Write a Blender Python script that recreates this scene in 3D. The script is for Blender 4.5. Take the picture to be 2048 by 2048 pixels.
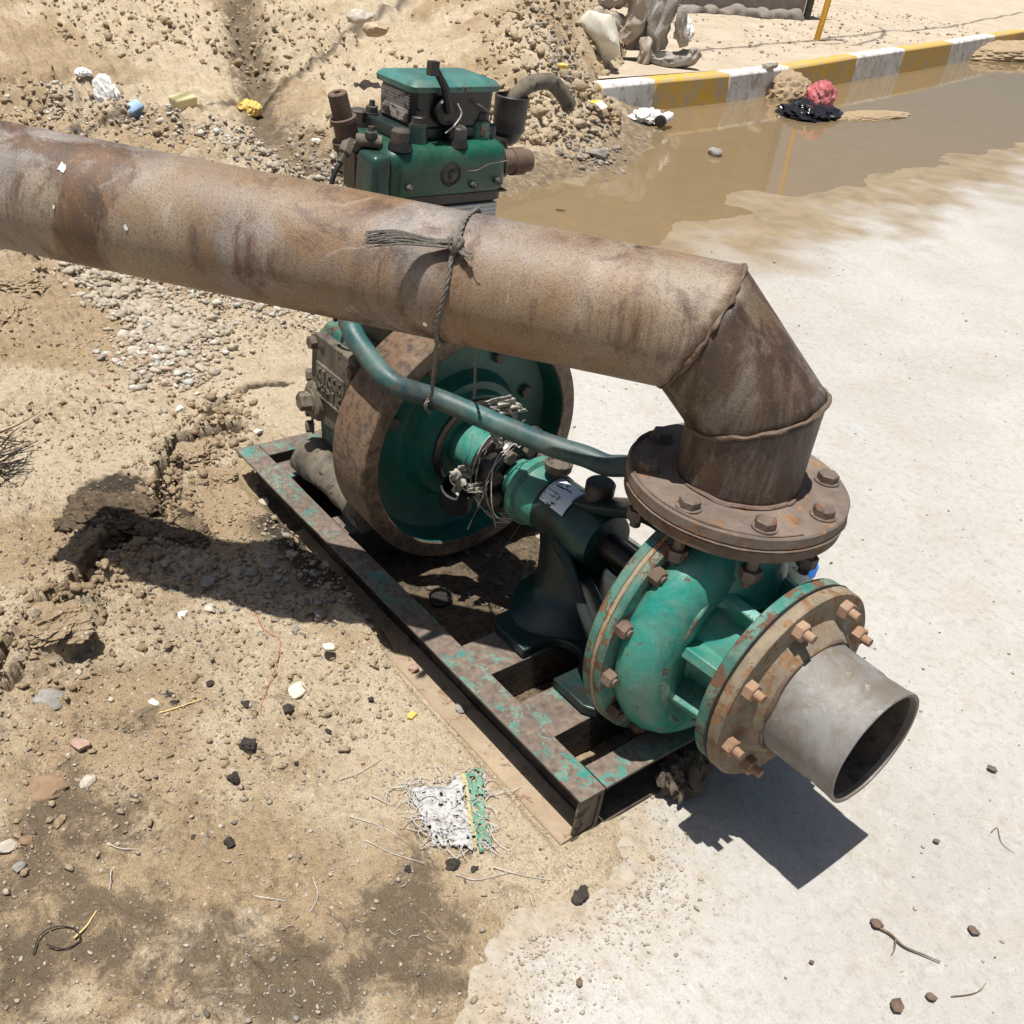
import bpy, bmesh, math, random
import numpy as np
from mathutils import Vector, Matrix

for o in list(bpy.data.objects):
    bpy.data.objects.remove(o)
scene = bpy.context.scene
COL = scene.collection
R = math.radians

# ------------------------------------------------------------------ camera, sky, sun, exposure
CAM = np.array([0.69262, -1.14352, 1.33914])
CROT = (0.99518, -0.12047, 0.90569)
CF = 1989.72                      # focal length in pixels of a 2048 px wide picture
cam_data = bpy.data.cameras.new("camera")
cam = bpy.data.objects.new("camera", cam_data)
COL.objects.link(cam)
cam.location = CAM
cam.rotation_euler = CROT
cam_data.sensor_width = 36.0
cam_data.lens = CF / 2048 * 36.0
cam_data.clip_start = 0.02
cam_data.clip_end = 600
scene.camera = cam

SUNV = Vector((0.02, -0.187, 1.0)).normalized()      # towards the sun
world = bpy.data.worlds.new("World")
scene.world = world
world.use_nodes = True
wn = world.node_tree
sky = wn.nodes.new("ShaderNodeTexSky")
sky.sky_type = 'NISHITA'
sky.sun_disc = False
sky.sun_elevation = math.asin(SUNV.z)
sky.sun_rotation = math.atan2(SUNV.x, SUNV.y)
sky.air_density = 1.0
sky.dust_density = 2.5
wn.links.new(sky.outputs[0], wn.nodes["Background"].inputs[0])
wn.nodes["Background"].inputs[1].default_value = 0.055
sun_data = bpy.data.lights.new("sun", 'SUN')
sun_data.energy = 5.0
sun_data.angle = R(0.55)
sun_data.color = (1.0, 0.965, 0.905)
sun = bpy.data.objects.new("sun", sun_data)
COL.objects.link(sun)
sun.location = SUNV * 30
sun.rotation_euler = SUNV.to_track_quat('Z', 'Y').to_euler()
scene.view_settings.view_transform = 'Standard'
scene.view_settings.look = 'None'
scene.view_settings.exposure = 0.40
scene.view_settings.gamma = 1.0

# ------------------------------------------------------------------ pixels of the photograph to places
def _rot(rx, ry, rz):
    c, s = math.cos, math.sin
    X = np.array([[1, 0, 0], [0, c(rx), -s(rx)], [0, s(rx), c(rx)]])
    Y = np.array([[c(ry), 0, s(ry)], [0, 1, 0], [-s(ry), 0, c(ry)]])
    Z = np.array([[c(rz), -s(rz), 0], [s(rz), c(rz), 0], [0, 0, 1]])
    return Z @ Y @ X
CR = _rot(*CROT)
def ray(u, v):
    d = CR @ np.array([(u - 1024) / CF, -(v - 1024) / CF, -1.0])
    return d / np.linalg.norm(d)
def on(u, v, ax=2, val=0.0):      # 2048-pixel coordinates, met with the plane axis = val
    d = ray(u, v)
    return CAM + d * ((val - CAM[ax]) / d[ax])
def gp(x, y, z=0.0):              # coordinates of the 1932-pixel view, met with the ground
    return on(x * 1.06, y * 1.06, 2, z)

# ------------------------------------------------------------------ noise
_rng = np.random.default_rng(7)
_TAB = _rng.random((8, 256, 256))
def vnoise(x, y, s=0):
    x = np.asarray(x, float) + s * 17.31; y = np.asarray(y, float) - s * 9.77
    xi = np.floor(x).astype(int); yi = np.floor(y).astype(int)
    fx = x - xi; fy = y - yi
    fx = fx * fx * fx * (fx * (fx * 6 - 15) + 10); fy = fy * fy * fy * (fy * (fy * 6 - 15) + 10)
    T = _TAB[s % 8]
    a = T[xi & 255, yi & 255]; b = T[(xi + 1) & 255, yi & 255]
    c = T[xi & 255, (yi + 1) & 255]; d = T[(xi + 1) & 255, (yi + 1) & 255]
    return (a + (b - a) * fx + (c - a) * fy + (a - b - c + d) * fx * fy) * 2 - 1
def fbm(x, y, octv=4, s=0, gain=0.5):
    o = 0; a = 1.0; t = 0
    for i in range(octv):
        o = o + a * vnoise(x * 2.03 ** i, y * 2.03 ** i, s + i); t += a; a *= gain
    return o / t
def lumps(x, y, s=0, fill=0.75):  # rounded clods standing beside each other, 0..1
    x = np.asarray(x, float); y = np.asarray(y, float)
    xi = np.floor(x).astype(int); yi = np.floor(y).astype(int)
    h = np.zeros_like(x)
    T1 = _TAB[s % 8]; T2 = _TAB[(s + 1) % 8]; T3 = _TAB[(s + 2) % 8]
    for i in (-1, 0, 1):
        for j in (-1, 0, 1):
            a = (xi + i) & 255; b = (yi + j) & 255
            dx = xi + i + T1[a, b] - x; dy = yi + j + T2[a, b] - y
            r = 0.28 + 0.55 * T3[a, b] * fill
            q = 1 - (dx * dx + dy * dy) / (r * r)
            h = np.maximum(h, np.sqrt(np.clip(q, 0, 1)) * r)
    return h
def sstep(a, b, x):
    t = np.clip((np.asarray(x, float) - a) / (b - a), 0, 1)
    return t * t * (3 - 2 * t)
def pdist(x, y, pts):
    best = np.full(np.shape(x), 1e9)
    for (x0, y0), (x1, y1) in zip(pts[:-1], pts[1:]):
        dx, dy = x1 - x0, y1 - y0
        t = np.clip(((x - x0) * dx + (y - y0) * dy) / (dx * dx + dy * dy), 0, 1)
        best = np.minimum(best, np.hypot(x - x0 - t * dx, y - y0 - t * dy))
    return best
def inside(x, y, poly):
    c = np.zeros(np.shape(x), bool)
    n = len(poly)
    for i in range(n):
        x0, y0 = poly[i]; x1, y1 = poly[(i + 1) % n]
        if y0 == y1: continue
        m = ((y0 > y) != (y1 > y)) & (x < (x1 - x0) * (y - y0) / (y1 - y0) + x0)
        c ^= m
    return c

# ------------------------------------------------------------------ the lie of the land
KERB = [tuple(gp(x, y)[:2]) for x, y in ((1085, 197), (1140, 199), (1232, 205), (1370, 190), (1483, 174), (1609, 151), (1698, 136), (1788, 120), (1868, 103))]
KERB[0] = (KERB[1][0] + 0.12, KERB[1][1] - 0.9); KERB[1] = (KERB[2][0] + 0.1, KERB[2][1] - 0.62)
_d = np.array(KERB[-1]) - np.array(KERB[-2])
for _ in range(6): KERB.append((KERB[-1][0] + _d[0], KERB[-1][1] + _d[1]))
kx_y = [p[1] for p in KERB] + [60.0]; kx_x = [p[0] for p in KERB] + [KERB[-1][0] - 10]
def kerbx(y): return np.interp(y, kx_y, kx_x)
EDGE_Y = [0.7, 1.2, 2.1, 2.5, 3.9, 4.6, 8.2, 14, 40]; EDGE_X = [-2.15, -2.2, -2.33, -2.4, -2.72, -2.82, -3.5, -5.0, -12]
WATER_Z = -0.016
def slab_z(x, y):
    s = np.interp(y, EDGE_Y, EDGE_X) - x            # metres into the gutter
    z = -0.016 * np.clip(s + 1.0, 0, 3.2)
    z = z + 0.005 * fbm(x * 1.3, y * 1.3, 3, 3) * sstep(-1.6, -0.4, s)
    return z + 0.0012 * fbm(x * 6, y * 6, 3, 1)
DIRT = [(0.75, -1.7), (0.42, -1.15), (0.22, -0.68), (0.165, -0.56), (0.10, -0.48), (0.085, -0.41), (0.115, -0.31), (0.105, -0.215), (0.045, -0.165), (-0.06, -0.05),
        (-0.22, 0.06), (-0.5, 0.2), (-0.85, 0.36), (-1.25, 0.60), (-1.8, 0.92), (-2.35, 1.2), (-2.85, 1.5), (-3.15, 1.95),
        (-3.3, 2.45), (-3.45, 3.1), (-3.75, 3.6), (-4.25, 4.05), (-4.45, 4.4), (-4.75, 4.75), (-5.1, 5.15), (-5.8, 5.75), (-6.6, 6.5), (-7.6, 7.4), (-9, 8.4),
        (-12, 10), (-40, 16), (-90, 20), (-90, -60), (3, -60)]
CRACK1 = [tuple(gp(x, y)[:2]) for x, y in ((-60, 1370), (0, 1290), (60, 1215), (130, 1150), (190, 1085), (250, 1020), (315, 985), (330, 905), (345, 860), (400, 835), (440, 825))]
CRACK2 = [tuple(gp(x, y)[:2]) for x, y in ((20, 1330), (70, 1280), (120, 1215), (150, 1195))]
CRACK3 = [tuple(gp(x, y)[:2]) for x, y in ((345, 860), (400, 800), (430, 765), (500, 745), (560, 740))]
GULLY = [tuple(gp(x, y, 0.2)[:2]) for x, y in ((445, 45), (470, 95), (490, 150), (515, 195), (560, 240), (620, 290))]
PITS = [(gp(x, y)[:2], r, d) for x, y, r, d in ((335, 885, 0.03, .035), (355, 868, .02, .03), (60, 1010, .022, .015), (90, 1450, .03, .02), (20, 1430, .03, .02), (425, 905, .02, .02), (175, 820, .012, .012))]
CLODS = [(gp(x, y)[:2], r, h) for x, y, r, h in ((110, 1230, .07, .03), (70, 1270, .06, .025),
          (330, 1095, .08, .012), (215, 1105, .05, .02), (150, 1180, .05, .03))]
MOUNDS = [(-4.55, 3.15, 0.30, 0.62), (-5.3, 4.0, 0.42, 0.8), (-6.6, 4.9, 0.62, 1.2), (-6.2, 2.9, 0.25, 1.1), (-7.2, 0.9, 0.22, 1.6), (-9.5, 3.6, 0.5, 2.4), (-3.55, 2.45, 0.12, 0.5), (-4.0, 0.2, -0.03, 0.6), (-12, 0, 0.5, 3)]
def ground(x, y):
    x = np.asarray(x, float); y = np.asarray(y, float)
    wx = x + 0.035 * fbm(x * 5, y * 5, 3, 2); wy = y + 0.035 * fbm(x * 5 + 9, y * 5 - 4, 3, 3)
    sd = pdist(wx, wy, DIRT + [DIRT[0]])
    sd = np.where(inside(wx, wy, DIRT), sd, -sd) + 0.022 * fbm(x * 28, y * 28, 4, 1)
    far = sstep(1.9, 3.8, np.hypot(x - 0.6, y + 1.0))
    body = sstep(0.0, 0.28, sd)
    z = -0.004 + 0.014 * sstep(0, 0.12, sd) + 0.012 * body
    # a hummocky surface
    z = z + body * (0.020 * fbm(x * 1.7, y * 1.7, 4, 4) + 0.011 * fbm(x * 6, y * 6, 3, 5))
    m = 0.0
    for mx, my, mh, mr in MOUNDS:
        m = m + mh * np.exp(-((x - mx) ** 2 + (y - my) ** 2) / (mr * mr))
    z = z + m * sstep(0, 0.8, sd)
    rough = sstep(0.05, 0.5, sd) * (0.25 + 0.75 * far)
    left = sstep(-0.35, -0.95, y + 0.25 * x + 0.1 * fbm(x * 2, y * 2, 2, 6))      # broken crust on the left
    left = np.clip(left + sstep(-1.15, -1.5, x), 0, 1) * body
    cl = sstep(-0.35, 0.35, fbm(x * 1.3 + 4, y * 1.3, 3, 1)) * far
    lump = lumps(x * 7, y * 7, 0) * 0.12 * cl * rough
    lump = lump + lumps(x * 16 + 3, y * 16, 1) * 0.055 * rough * (0.10 + 0.90 * far)
    wild = sstep(-.25, .35, fbm(x * 4 + 2, y * 4, 3, 4))
    lump = lump + lumps(x * 38, y * 38 + 7, 2) * (0.003 + 0.014 * np.maximum(far, left * wild)) * body
    lump = lump + lumps(x * 80, y * 80 + 3, 3) * (0.0025 + 0.010 * left * wild) * body * (1 - 0.6 * far)
    lump = lump + (fbm(x * 55, y * 55, 3, 5) * 0.0022 + fbm(x * 150, y * 150, 2, 5) * 0.0014) * body
    z = z + lump
    # crust ledge and cracks
    damp = np.zeros_like(x)  # cracks darkened: damp soil, with their shade put into the colour too
    for pts, w, dep in ((CRACK1, 0.031, 0.085), (CRACK2, 0.014, 0.045), (CRACK3, 0.012, 0.03)):
        wob = 0.016 * fbm(x * 13, y * 13, 2, 3) + 0.004 * fbm(x * 45, y * 45, 2, 5)
        dd = pdist(x, y, pts) + wob
        damp = np.maximum(damp, 1 - sstep(w * .70, w * 1.05, dd))
        z = z - dep * (1 - sstep(w * 0.35, w, dd)) + dep * 0.12 * np.exp(-(np.clip(dd - w, 0, 9) / 0.06) ** 2) * sstep(w * .8, w, dd)
    for (c, r, d) in PITS:
        z = z - d * np.exp(-(((x - c[0]) ** 2 + (y - c[1]) ** 2) / (r * r)) ** 2)
    for (c, r, h) in CLODS:
        q = 1 - ((x - c[0]) ** 2 + (y - c[1]) ** 2) / (r * r) * (1 + 0.9 * fbm(x * 16, y * 16, 4, 2))
        q = np.sqrt(np.clip(q, 0, 1))
        z = z + h * q * (1 + 0.55 * fbm(x * 30, y * 30, 4, 6)) + q * (lumps(x * 55, y * 55, 2) * 0.014 + lumps(x * 110, y * 110, 4) * 0.006)
    dg = pdist(x, y, GULLY) + 0.05 * fbm(x * 6, y * 6, 3, 2)
    z = z - 0.10 * np.exp(-(np.clip(dg, 0, 9) / 0.11) ** 2)
    # earth heaped against the side rail, oily soil under the frame
    rail = np.exp(-(((y + 0.315) / 0.055) ** 2)) * sstep(-1.15, -0.95, x) * (1 - sstep(-0.62, -0.42, x))
    z = z + 0.048 * rail * (0.8 + 0.5 * fbm(x * 18, y * 18, 3, 4))
    ledge = sstep(-0.315, -0.295, y) * (1 - sstep(-0.26, -0.24, y)) * sstep(-0.62, -0.50, x) * (1 - sstep(0.0, 0.03, x))
    z = z * (1 - ledge) + np.minimum(z, 0.004) * ledge
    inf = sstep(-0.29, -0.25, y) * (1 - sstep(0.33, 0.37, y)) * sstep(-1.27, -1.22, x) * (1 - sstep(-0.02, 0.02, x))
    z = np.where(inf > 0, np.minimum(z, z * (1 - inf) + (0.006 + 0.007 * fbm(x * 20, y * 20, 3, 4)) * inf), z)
    z = np.where(sd < 0, -0.010 + 0.12 * np.clip(sd, -1.5, 0), z)
    # masks: wet, pale, oily; wet and oily also carry painted shade
    w = 0.85 * np.exp(-(np.clip(dg, 0, 9) / 0.15) ** 2)
    wetpath = pdist(x, y, [tuple(gp(a, b, .15)[:2]) for a, b in ((520, 190), (600, 240), (650, 300), (700, 330))])
    w = np.maximum(w, 0.55 * np.exp(-(wetpath / 0.28) ** 2))
    pud = 0.62 * (1 - sstep(0.05, 0.55, sd)) * sstep(-2.0, -2.6, x)
    w = np.maximum(w, pud)
    w = np.maximum(w, 0.95 * damp)  # crack floors: damp plus painted shade
    fl = fbm(x * 3.1 + 5, y * 3.1, 4, 6)
    patch = np.zeros_like(x)
    for px_, py_, r_, a_ in ((110, 1560, .13, 1.0), (60, 1700, .15, .9), (230, 1780, .13, .75), (700, 1740, .16, .75), (560, 1860, .14, .8), (330, 1900, .16, .8), (880, 1650, .09, .35), (240, 1420, .1, .3), (470, 1420, .09, .35), (790, 1880, .1, .5), (60, 1850, .1, .7)):
        c = gp(px_, py_)
        patch = np.maximum(patch, a_ * np.exp(-(((x - c[0]) ** 2 + (y - c[1]) ** 2) / (r_ * r_))))
    w = np.maximum(w, np.clip(patch * 1.0 + 0.75 * fbm(x * 9, y * 9, 5, 1, .62) - 0.04, 0, 1) * (patch > .04))
    near = (1 - sstep(0.0, 0.12, sd)) * (x > -0.35) * (y > -0.4)
    w = np.maximum(w, 0.28 * near)
    pale = sstep(0.0, 0.5, fbm(x * 1.9 + 2, y * 1.9 + 8, 4, 7) + 0.35 * left - 0.1)
    pale = np.maximum(pale, sstep(.25, .6, np.exp(-(pdist(x, y, [(-3.3, -1.2), (-3.55, 0.1), (-3.3, 1.2), (-2.7, 1.7)]) / 0.32) ** 2) + .25 * fl))
    pale = np.maximum(pale, 0.9 * sstep(.3, .6, np.maximum(np.exp(-(pdist(x, y, [(0.05, -0.78), (0.0, -1.0), (.2, -1.1)]) / 0.12) ** 2), np.exp(-(pdist(x, y, [(-.12, -.80), (-.16, -.90)]) / 0.06) ** 2)) + .2 * fl))
    pale = pale * (1 - 0.8 * w)
    oil_shade = 0.55 * inf * sstep(-1.25, -1.1, x) * (1 - sstep(-0.25, -0.1, x)) * sstep(-0.55, 0.1, fl)  # oily soil, its darkness also standing in for shade under the frame
    oil_shade = np.maximum(oil_shade, 0.75 * rail * sstep(-.3, .3, fl + .2))
    for px_, py_, r_ in ((220, 955, .10), (345, 1005, .05)):
        c = gp(px_, py_)
        oil_shade = np.maximum(oil_shade, 0.8 * sstep(.35, .7, np.exp(-(((x - c[0]) ** 2 + (y - c[1]) ** 2) / (r_ * r_))) + .2 * fbm(x * 14, y * 14, 3, 2)))
    return z, w, pale, oil_shade
GRID = {}
def gz(x, y):                     # height of the finished ground, read from its sheet
    X, Y, Z = GRID['x'], GRID['y'], GRID['z']
    i = min(max(int(np.searchsorted(X, x)) - 1, 0), len(X) - 2); j = min(max(int(np.searchsorted(Y, y)) - 1, 0), len(Y) - 2)
    fx = (x - X[i]) / (X[i + 1] - X[i]); fy = (y - Y[j]) / (Y[j + 1] - Y[j])
    z = Z[i, j] * (1 - fx) * (1 - fy) + Z[i + 1, j] * fx * (1 - fy) + Z[i, j + 1] * (1 - fx) * fy + Z[i + 1, j + 1] * fx * fy
    return max(float(z), float(slab_z(np.array([x]), np.array([y]))[0]))

# ------------------------------------------------------------------ material helpers
class MT:
    def __init__(s, name):
        s.m = bpy.data.materials.new(name); s.m.use_nodes = True
        s.t = s.m.node_tree; s.N = s.t.nodes; s.L = s.t.links
        s.b = s.N["Principled BSDF"]; s.out = s.N["Material Output"]
        s.tc = s.N.new("ShaderNodeTexCoord")
        s.vec = s.tc.outputs["Object"]
    def lk(s, a, b):
        if isinstance(a, (int, float)): b.default_value = a
        elif isinstance(a, tuple): b.default_value = (*a, 1.0) if len(a) == 3 and len(b.default_value) == 4 else a
        else: s.L.new(a, b)
    def world(s):
        s.vec = s.N.new("ShaderNodeNewGeometry").outputs["Position"]
    def mapv(s, scale=(1, 1, 1), rot=(0, 0, 0), vec=None):
        n = s.N.new("ShaderNodeMapping"); s.lk(vec or s.vec, n.inputs[0]); n.inputs["Scale"].default_value = scale; n.inputs["Rotation"].default_value = rot
        return n.outputs[0]
    def noise(s, sc, det=5, ro=0.55, dist=0.0, vec=None, col=False):
        n = s.N.new("ShaderNodeTexNoise"); s.lk(vec or s.vec, n.inputs["Vector"])
        n.inputs["Scale"].default_value = sc; n.inputs["Detail"].default_value = det; n.inputs["Roughness"].default_value = ro; n.inputs["Distortion"].default_value = dist
        return n.outputs[1 if col else 0]
    def vor(s, sc, feat='F1', out=0, vec=None, rnd=1.0):
        n = s.N.new("ShaderNodeTexVoronoi"); s.lk(vec or s.vec, n.inputs["Vector"]); n.feature = feat
        n.inputs["Scale"].default_value = sc; n.inputs["Randomness"].default_value = rnd
        return n.outputs[out]
    def ramp(s, f, st):
        n = s.N.new("ShaderNodeValToRGB"); s.lk(f, n.inputs[0]); e = n.color_ramp.elements
        while len(e) < len(st): e.new(0.5)
        for i, (p, c) in enumerate(st):
            e[i].position = p
            e[i].color = (c, c, c, 1) if isinstance(c, (int, float)) else (*c, 1)
        return n.outputs[0]
    def mix(s, f, a, b, bl='MIX'):
        n = s.N.new("ShaderNodeMix"); n.data_type = 'RGBA'; n.blend_type = bl
        s.lk(f, n.inputs[0]); s.lk(a, n.inputs[6]); s.lk(b, n.inputs[7])
        return n.outputs[2]
    def ma(s, op, a, b=0.0, c=None):
        n = s.N.new("ShaderNodeMath"); n.operation = op; s.lk(a, n.inputs[0]); s.lk(b, n.inputs[1])
        if c is not None: s.lk(c, n.inputs[2])
        return n.outputs[0]
    def attr(s, name):
        n = s.N.new("ShaderNodeAttribute"); n.attribute_name = name
        sp = s.N.new("ShaderNodeSeparateColor"); s.L.new(n.outputs["Color"], sp.inputs[0])
        return sp.outputs
    def bump(s, h, st=0.4, dist=0.01, prev=None):
        n = s.N.new("ShaderNodeBump"); n.inputs["Strength"].default_value = st; n.inputs["Distance"].default_value = dist
        s.lk(h, n.inputs["Height"])
        if prev is not None: s.L.new(prev, n.inputs["Normal"])
        return n.outputs[0]
    def done(s, col=None, rough=None, metal=None, nrm=None, spec=None):
        if col is not None: s.lk(col, s.b.inputs["Base Color"])
        if rough is not None: s.lk(rough, s.b.inputs["Roughness"])
        if metal is not None: s.lk(metal, s.b.inputs["Metallic"])
        if spec is not None: s.lk(spec, s.b.inputs["Specular IOR Level"])
        if nrm is not None: s.L.new(nrm, s.b.inputs["Normal"])
        return s.m
M = {}

def painted(name, c1, c2, chip=0.62, dust=0.35, grime=0.5, rough=0.42, rustc=((0.055, 0.028, 0.018), (0.21, 0.10, 0.05)), dustc=(0.36, 0.29, 0.20), fine=0.25, glow=0.5, wear=0.0):
    t = MT(name); t.world()
    big = t.noise(5.5, 4, 0.6); mid = t.noise(26, 9, 0.68, 0.4); fin = t.noise(170, 3, 0.6); gr = t.noise(8.5, 8, 0.7, 0.8)
    base = t.mix(t.ramp(big, [(0.35, 0), (0.68, 1)]), c1, c2)
    base = t.mix(t.ramp(fin, [(0.3, 0.0), (0.75, 0.35)]), base, tuple(v * 0.55 for v in c1))
    rust = t.mix(t.ramp(t.noise(60, 5, 0.65), [(0.3, 0), (0.7, 1)]), rustc[0], rustc[1])
    cm = t.ma('MULTIPLY_ADD', fin, fine, t.ma('SUBTRACT', mid, fine * 0.5))
    cm = t.ramp(cm, [(chip - 0.025, 0), (chip + 0.015, 1)])
    if wear:
        bv = t.N.new("ShaderNodeBevel"); bv.samples = 4; bv.inputs[0].default_value = wear
        ge = t.N.new("ShaderNodeNewGeometry"); dp_ = t.N.new("ShaderNodeVectorMath"); dp_.operation = 'DOT_PRODUCT'
        t.L.new(bv.outputs[0], dp_.inputs[0]); t.L.new(ge.outputs["Normal"], dp_.inputs[1])
        ed = t.ma('MULTIPLY', t.ramp(dp_.outputs["Value"], [(.80, 1), (.97, 0)]), t.ramp(t.noise(38, 6, .7), [(.40, 0), (.56, 1)]))
        cm = t.ma('MAXIMUM', cm, ed)
    dm = t.ma('MULTIPLY', t.ramp(t.noise(15, 8, 0.72, 0.5), [(0.40, 0), (0.72, 1)]), dust)
    col = t.mix(dm, base, dustc)
    col = t.mix(cm, col, rust)
    gm = t.ma('MULTIPLY', t.ramp(gr, [(0.44, 0), (0.66, 1)]), grime)
    col = t.mix(gm, col, (0.022, 0.019, 0.016))
    rg = t.mix(cm, (rough,) * 3, (0.85,) * 3)
    rg = t.mix(dm, rg, (0.9,) * 3)
    h = t.ma('MULTIPLY_ADD', cm, -0.5, t.ma('MULTIPLY', fin, 0.35))
    n = t.bump(h, 0.35, 0.0025)
    n = t.bump(t.noise(34, 5, 0.6), 0.22, 0.006, n)
    M[name] = t.done(col, rg, 0.0, n, glow)
painted('teal', (0.016, 0.215, 0.170), (0.028, 0.30, 0.245), 0.645, 0.34, 0.40, 0.36, wear=0.006)
painted('teal_worn', (0.010, 0.150, 0.120), (0.020, 0.21, 0.17), 0.545, 0.55, 0.5, 0.5, wear=0.005)
painted('teal_rail', (0.014, 0.165, 0.138), (0.035, 0.25, 0.21), 0.445, 0.80, 0.30, 0.6, rustc=((0.085, 0.062, 0.050), (0.22, 0.168, 0.13)), dustc=(0.30, 0.25, 0.19), fine=.4, wear=0.004)
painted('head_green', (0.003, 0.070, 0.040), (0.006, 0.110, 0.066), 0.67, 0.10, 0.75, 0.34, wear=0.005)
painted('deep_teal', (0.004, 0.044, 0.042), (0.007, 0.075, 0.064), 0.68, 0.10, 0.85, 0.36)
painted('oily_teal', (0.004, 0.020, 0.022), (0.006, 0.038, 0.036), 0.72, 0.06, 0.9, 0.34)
painted('disc_teal', (0.008, 0.125, 0.095), (0.012, 0.165, 0.125), 0.70, 0.08, 0.5, 0.40)
painted('tube_teal', (0.008, 0.036, 0.050), (0.030, 0.150, 0.145), 0.66, 0.28, 0.45, 0.48)
painted('lid_teal', (0.018, 0.150, 0.130), (0.050, 0.225, 0.20), 0.66, 0.30, 0.40, 0.38, wear=0.005)
painted('greasy_black', (0.009, 0.009, 0.009), (0.018, 0.016, 0.015), 0.70, 0.07, 0.55, 0.33, fine=.3)
painted('muddy_iron', (0.060, 0.052, 0.042), (0.115, 0.098, 0.075), 0.60, 0.55, 0.40, 0.75, rustc=((0.025, 0.02, 0.016), (0.07, 0.055, 0.04)))
painted('caked_mud', (0.050, 0.040, 0.032), (0.085, 0.068, 0.052), 0.56, 0.55, 0.35, 0.85, rustc=((0.02, 0.016, 0.013), (0.06, 0.045, 0.033)), dustc=(.20, .15, .10))
painted('sandy_bar', (0.30, 0.225, 0.15), (0.36, 0.28, 0.19), 0.60, 0.6, 0.15, 0.9, rustc=((0.16, 0.10, 0.06), (0.27, 0.17, 0.10)), dustc=(.44, .35, .25))
painted('bolt_iron', (0.095, 0.07, 0.058), (0.16, 0.118, 0.095), 0.58, 0.35, 0.3, 0.62)
painted('orange_bolt', (0.23, 0.125, 0.075), (0.36, 0.22, 0.14), 0.66, 0.5, 0.15, 0.85)
painted('black_bolt', (0.030, 0.029, 0.028), (0.07, 0.064, 0.058), 0.66, 0.25, 0.4, 0.45)
painted('rust_flange', (0.105, 0.076, 0.064), (0.175, 0.132, 0.112), 0.60, 0.35, 0.22, 0.72, rustc=((0.12, 0.06, 0.03), (0.32, 0.17, 0.07)))
painted('suction_flange', (0.155, 0.122, 0.082), (0.25, 0.20, 0.135), 0.56, 0.55, 0.35, 0.88, rustc=((0.12, 0.065, 0.032), (0.30, 0.165, 0.075)))
painted('weld_rust', (0.085, 0.052, 0.036), (0.155, 0.10, 0.07), 0.58, 0.3, 0.35, 0.75)
painted('gasket_edge', (0.26, 0.19, 0.12), (0.36, 0.27, 0.18), 0.55, 0.6, 0.2, 0.9, rustc=((0.16, 0.07, 0.03), (0.42, 0.20, 0.07)))
painted('black_plastic', (0.010, 0.010, 0.012), (0.016, 0.015, 0.018), 0.80, 0.18, 0.2, 0.42)
painted('plaster_wall', (0.20, 0.175, 0.155), (0.27, 0.24, 0.215), 0.70, 0.4, 0.2, 0.9, rustc=((0.12, 0.1, 0.09), (0.2, 0.17, 0.15)))

def pipe_mat(name, tint=1.0, rusty=0.5):
    t = MT(name); t.world()
    # circumferential streaks: the coordinate across the pipe is stretched
    v = t.mapv((1.0, 1.0, 0.45), (0, 0, R(-39)))
    a = t.noise(5.0, 5, 0.62, 0.6, v); b = t.noise(13, 7, 0.66, 0.3, v); c = t.noise(2.4, 4, 0.6, 0.4); f = t.noise(330, 3, 0.75); g = t.vor(520)
    grey = t.mix(t.ramp(b, [(0.30, 0), (0.66, 1)]), (0.135, 0.112, 0.100), (0.300, 0.268, 0.238))
    tan = t.mix(t.ramp(a, [(0.38, 0), (0.62, 1)]), (0.215, 0.135, 0.070), (0.285, 0.235, 0.175))
    brown = t.mix(t.ramp(b, [(0.3, 0), (0.7, 1)]), (0.040, 0.026, 0.020), (0.150, 0.078, 0.038))
    col = t.mix(t.ramp(c, [(0.44, 0), (0.56, 1)]), grey, tan)
    w2 = t.mapv((1.6, 1.6, 0.35), (0, 0, R(-39)))
    col = t.mix(t.ramp(t.noise(4.2, 9, 0.74, 0.6, w2), [(rusty, 0), (rusty + 0.08, 0.92)]), col, brown)
    col = t.mix(t.ramp(t.noise(12, 9, 0.78, 0.4, w2), [(0.54, 0), (0.64, 0.5)]), col, (0.10, 0.068, 0.052))
    col = t.mix(t.ramp(t.noise(9, 9, 0.80, 0.5, w2), [(0.57, 0), (0.64, 0.7)]), col, (0.235, 0.135, 0.062))
    col = t.mix(t.ramp(f, [(0.38, 0.5), (0.50, 0.0)]), col, (0.05, 0.034, 0.026))
    col = t.mix(t.ramp(t.noise(240, 2, 0.6), [(0.64, 0), (0.74, 0.28)]), col, (0.42, 0.37, 0.31))
    col = t.mix(t.ramp(t.noise(6, 9, 0.80, 1.8), [(0.60, 0), (0.68, 0.5)]), col, (0.44, 0.41, 0.38))
    col = t.mix(t.ramp(t.noise(30, 9, .84, 1.2), [(.58, 0), (.64, .6)]), col, (0.075, 0.050, 0.038))
    col = t.mix(t.ramp(t.noise(14, 3, .6, 2.5, t.mapv((6, 6, .5), (0, 0, R(-39)))), [(.68, 0), (.72, .35)]), col, (.40, .37, .33))
    if tint != 1.0: col = t.mix(1.0, col, (tint, tint * 0.97, tint * 0.95), 'MULTIPLY')
    n = t.bump(f, 0.45, 0.0018); n = t.bump(t.noise(48, 6, 0.65), 0.25, 0.003, n)
    M[name] = t.done(col, t.ramp(b, [(0.3, 0.40), (0.7, 0.62)]), 0.0, n, 0.45)
pipe_mat('pipe', 0.98, 0.52)
pipe_mat('elbow_rust', 0.60, 0.44)

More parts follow.
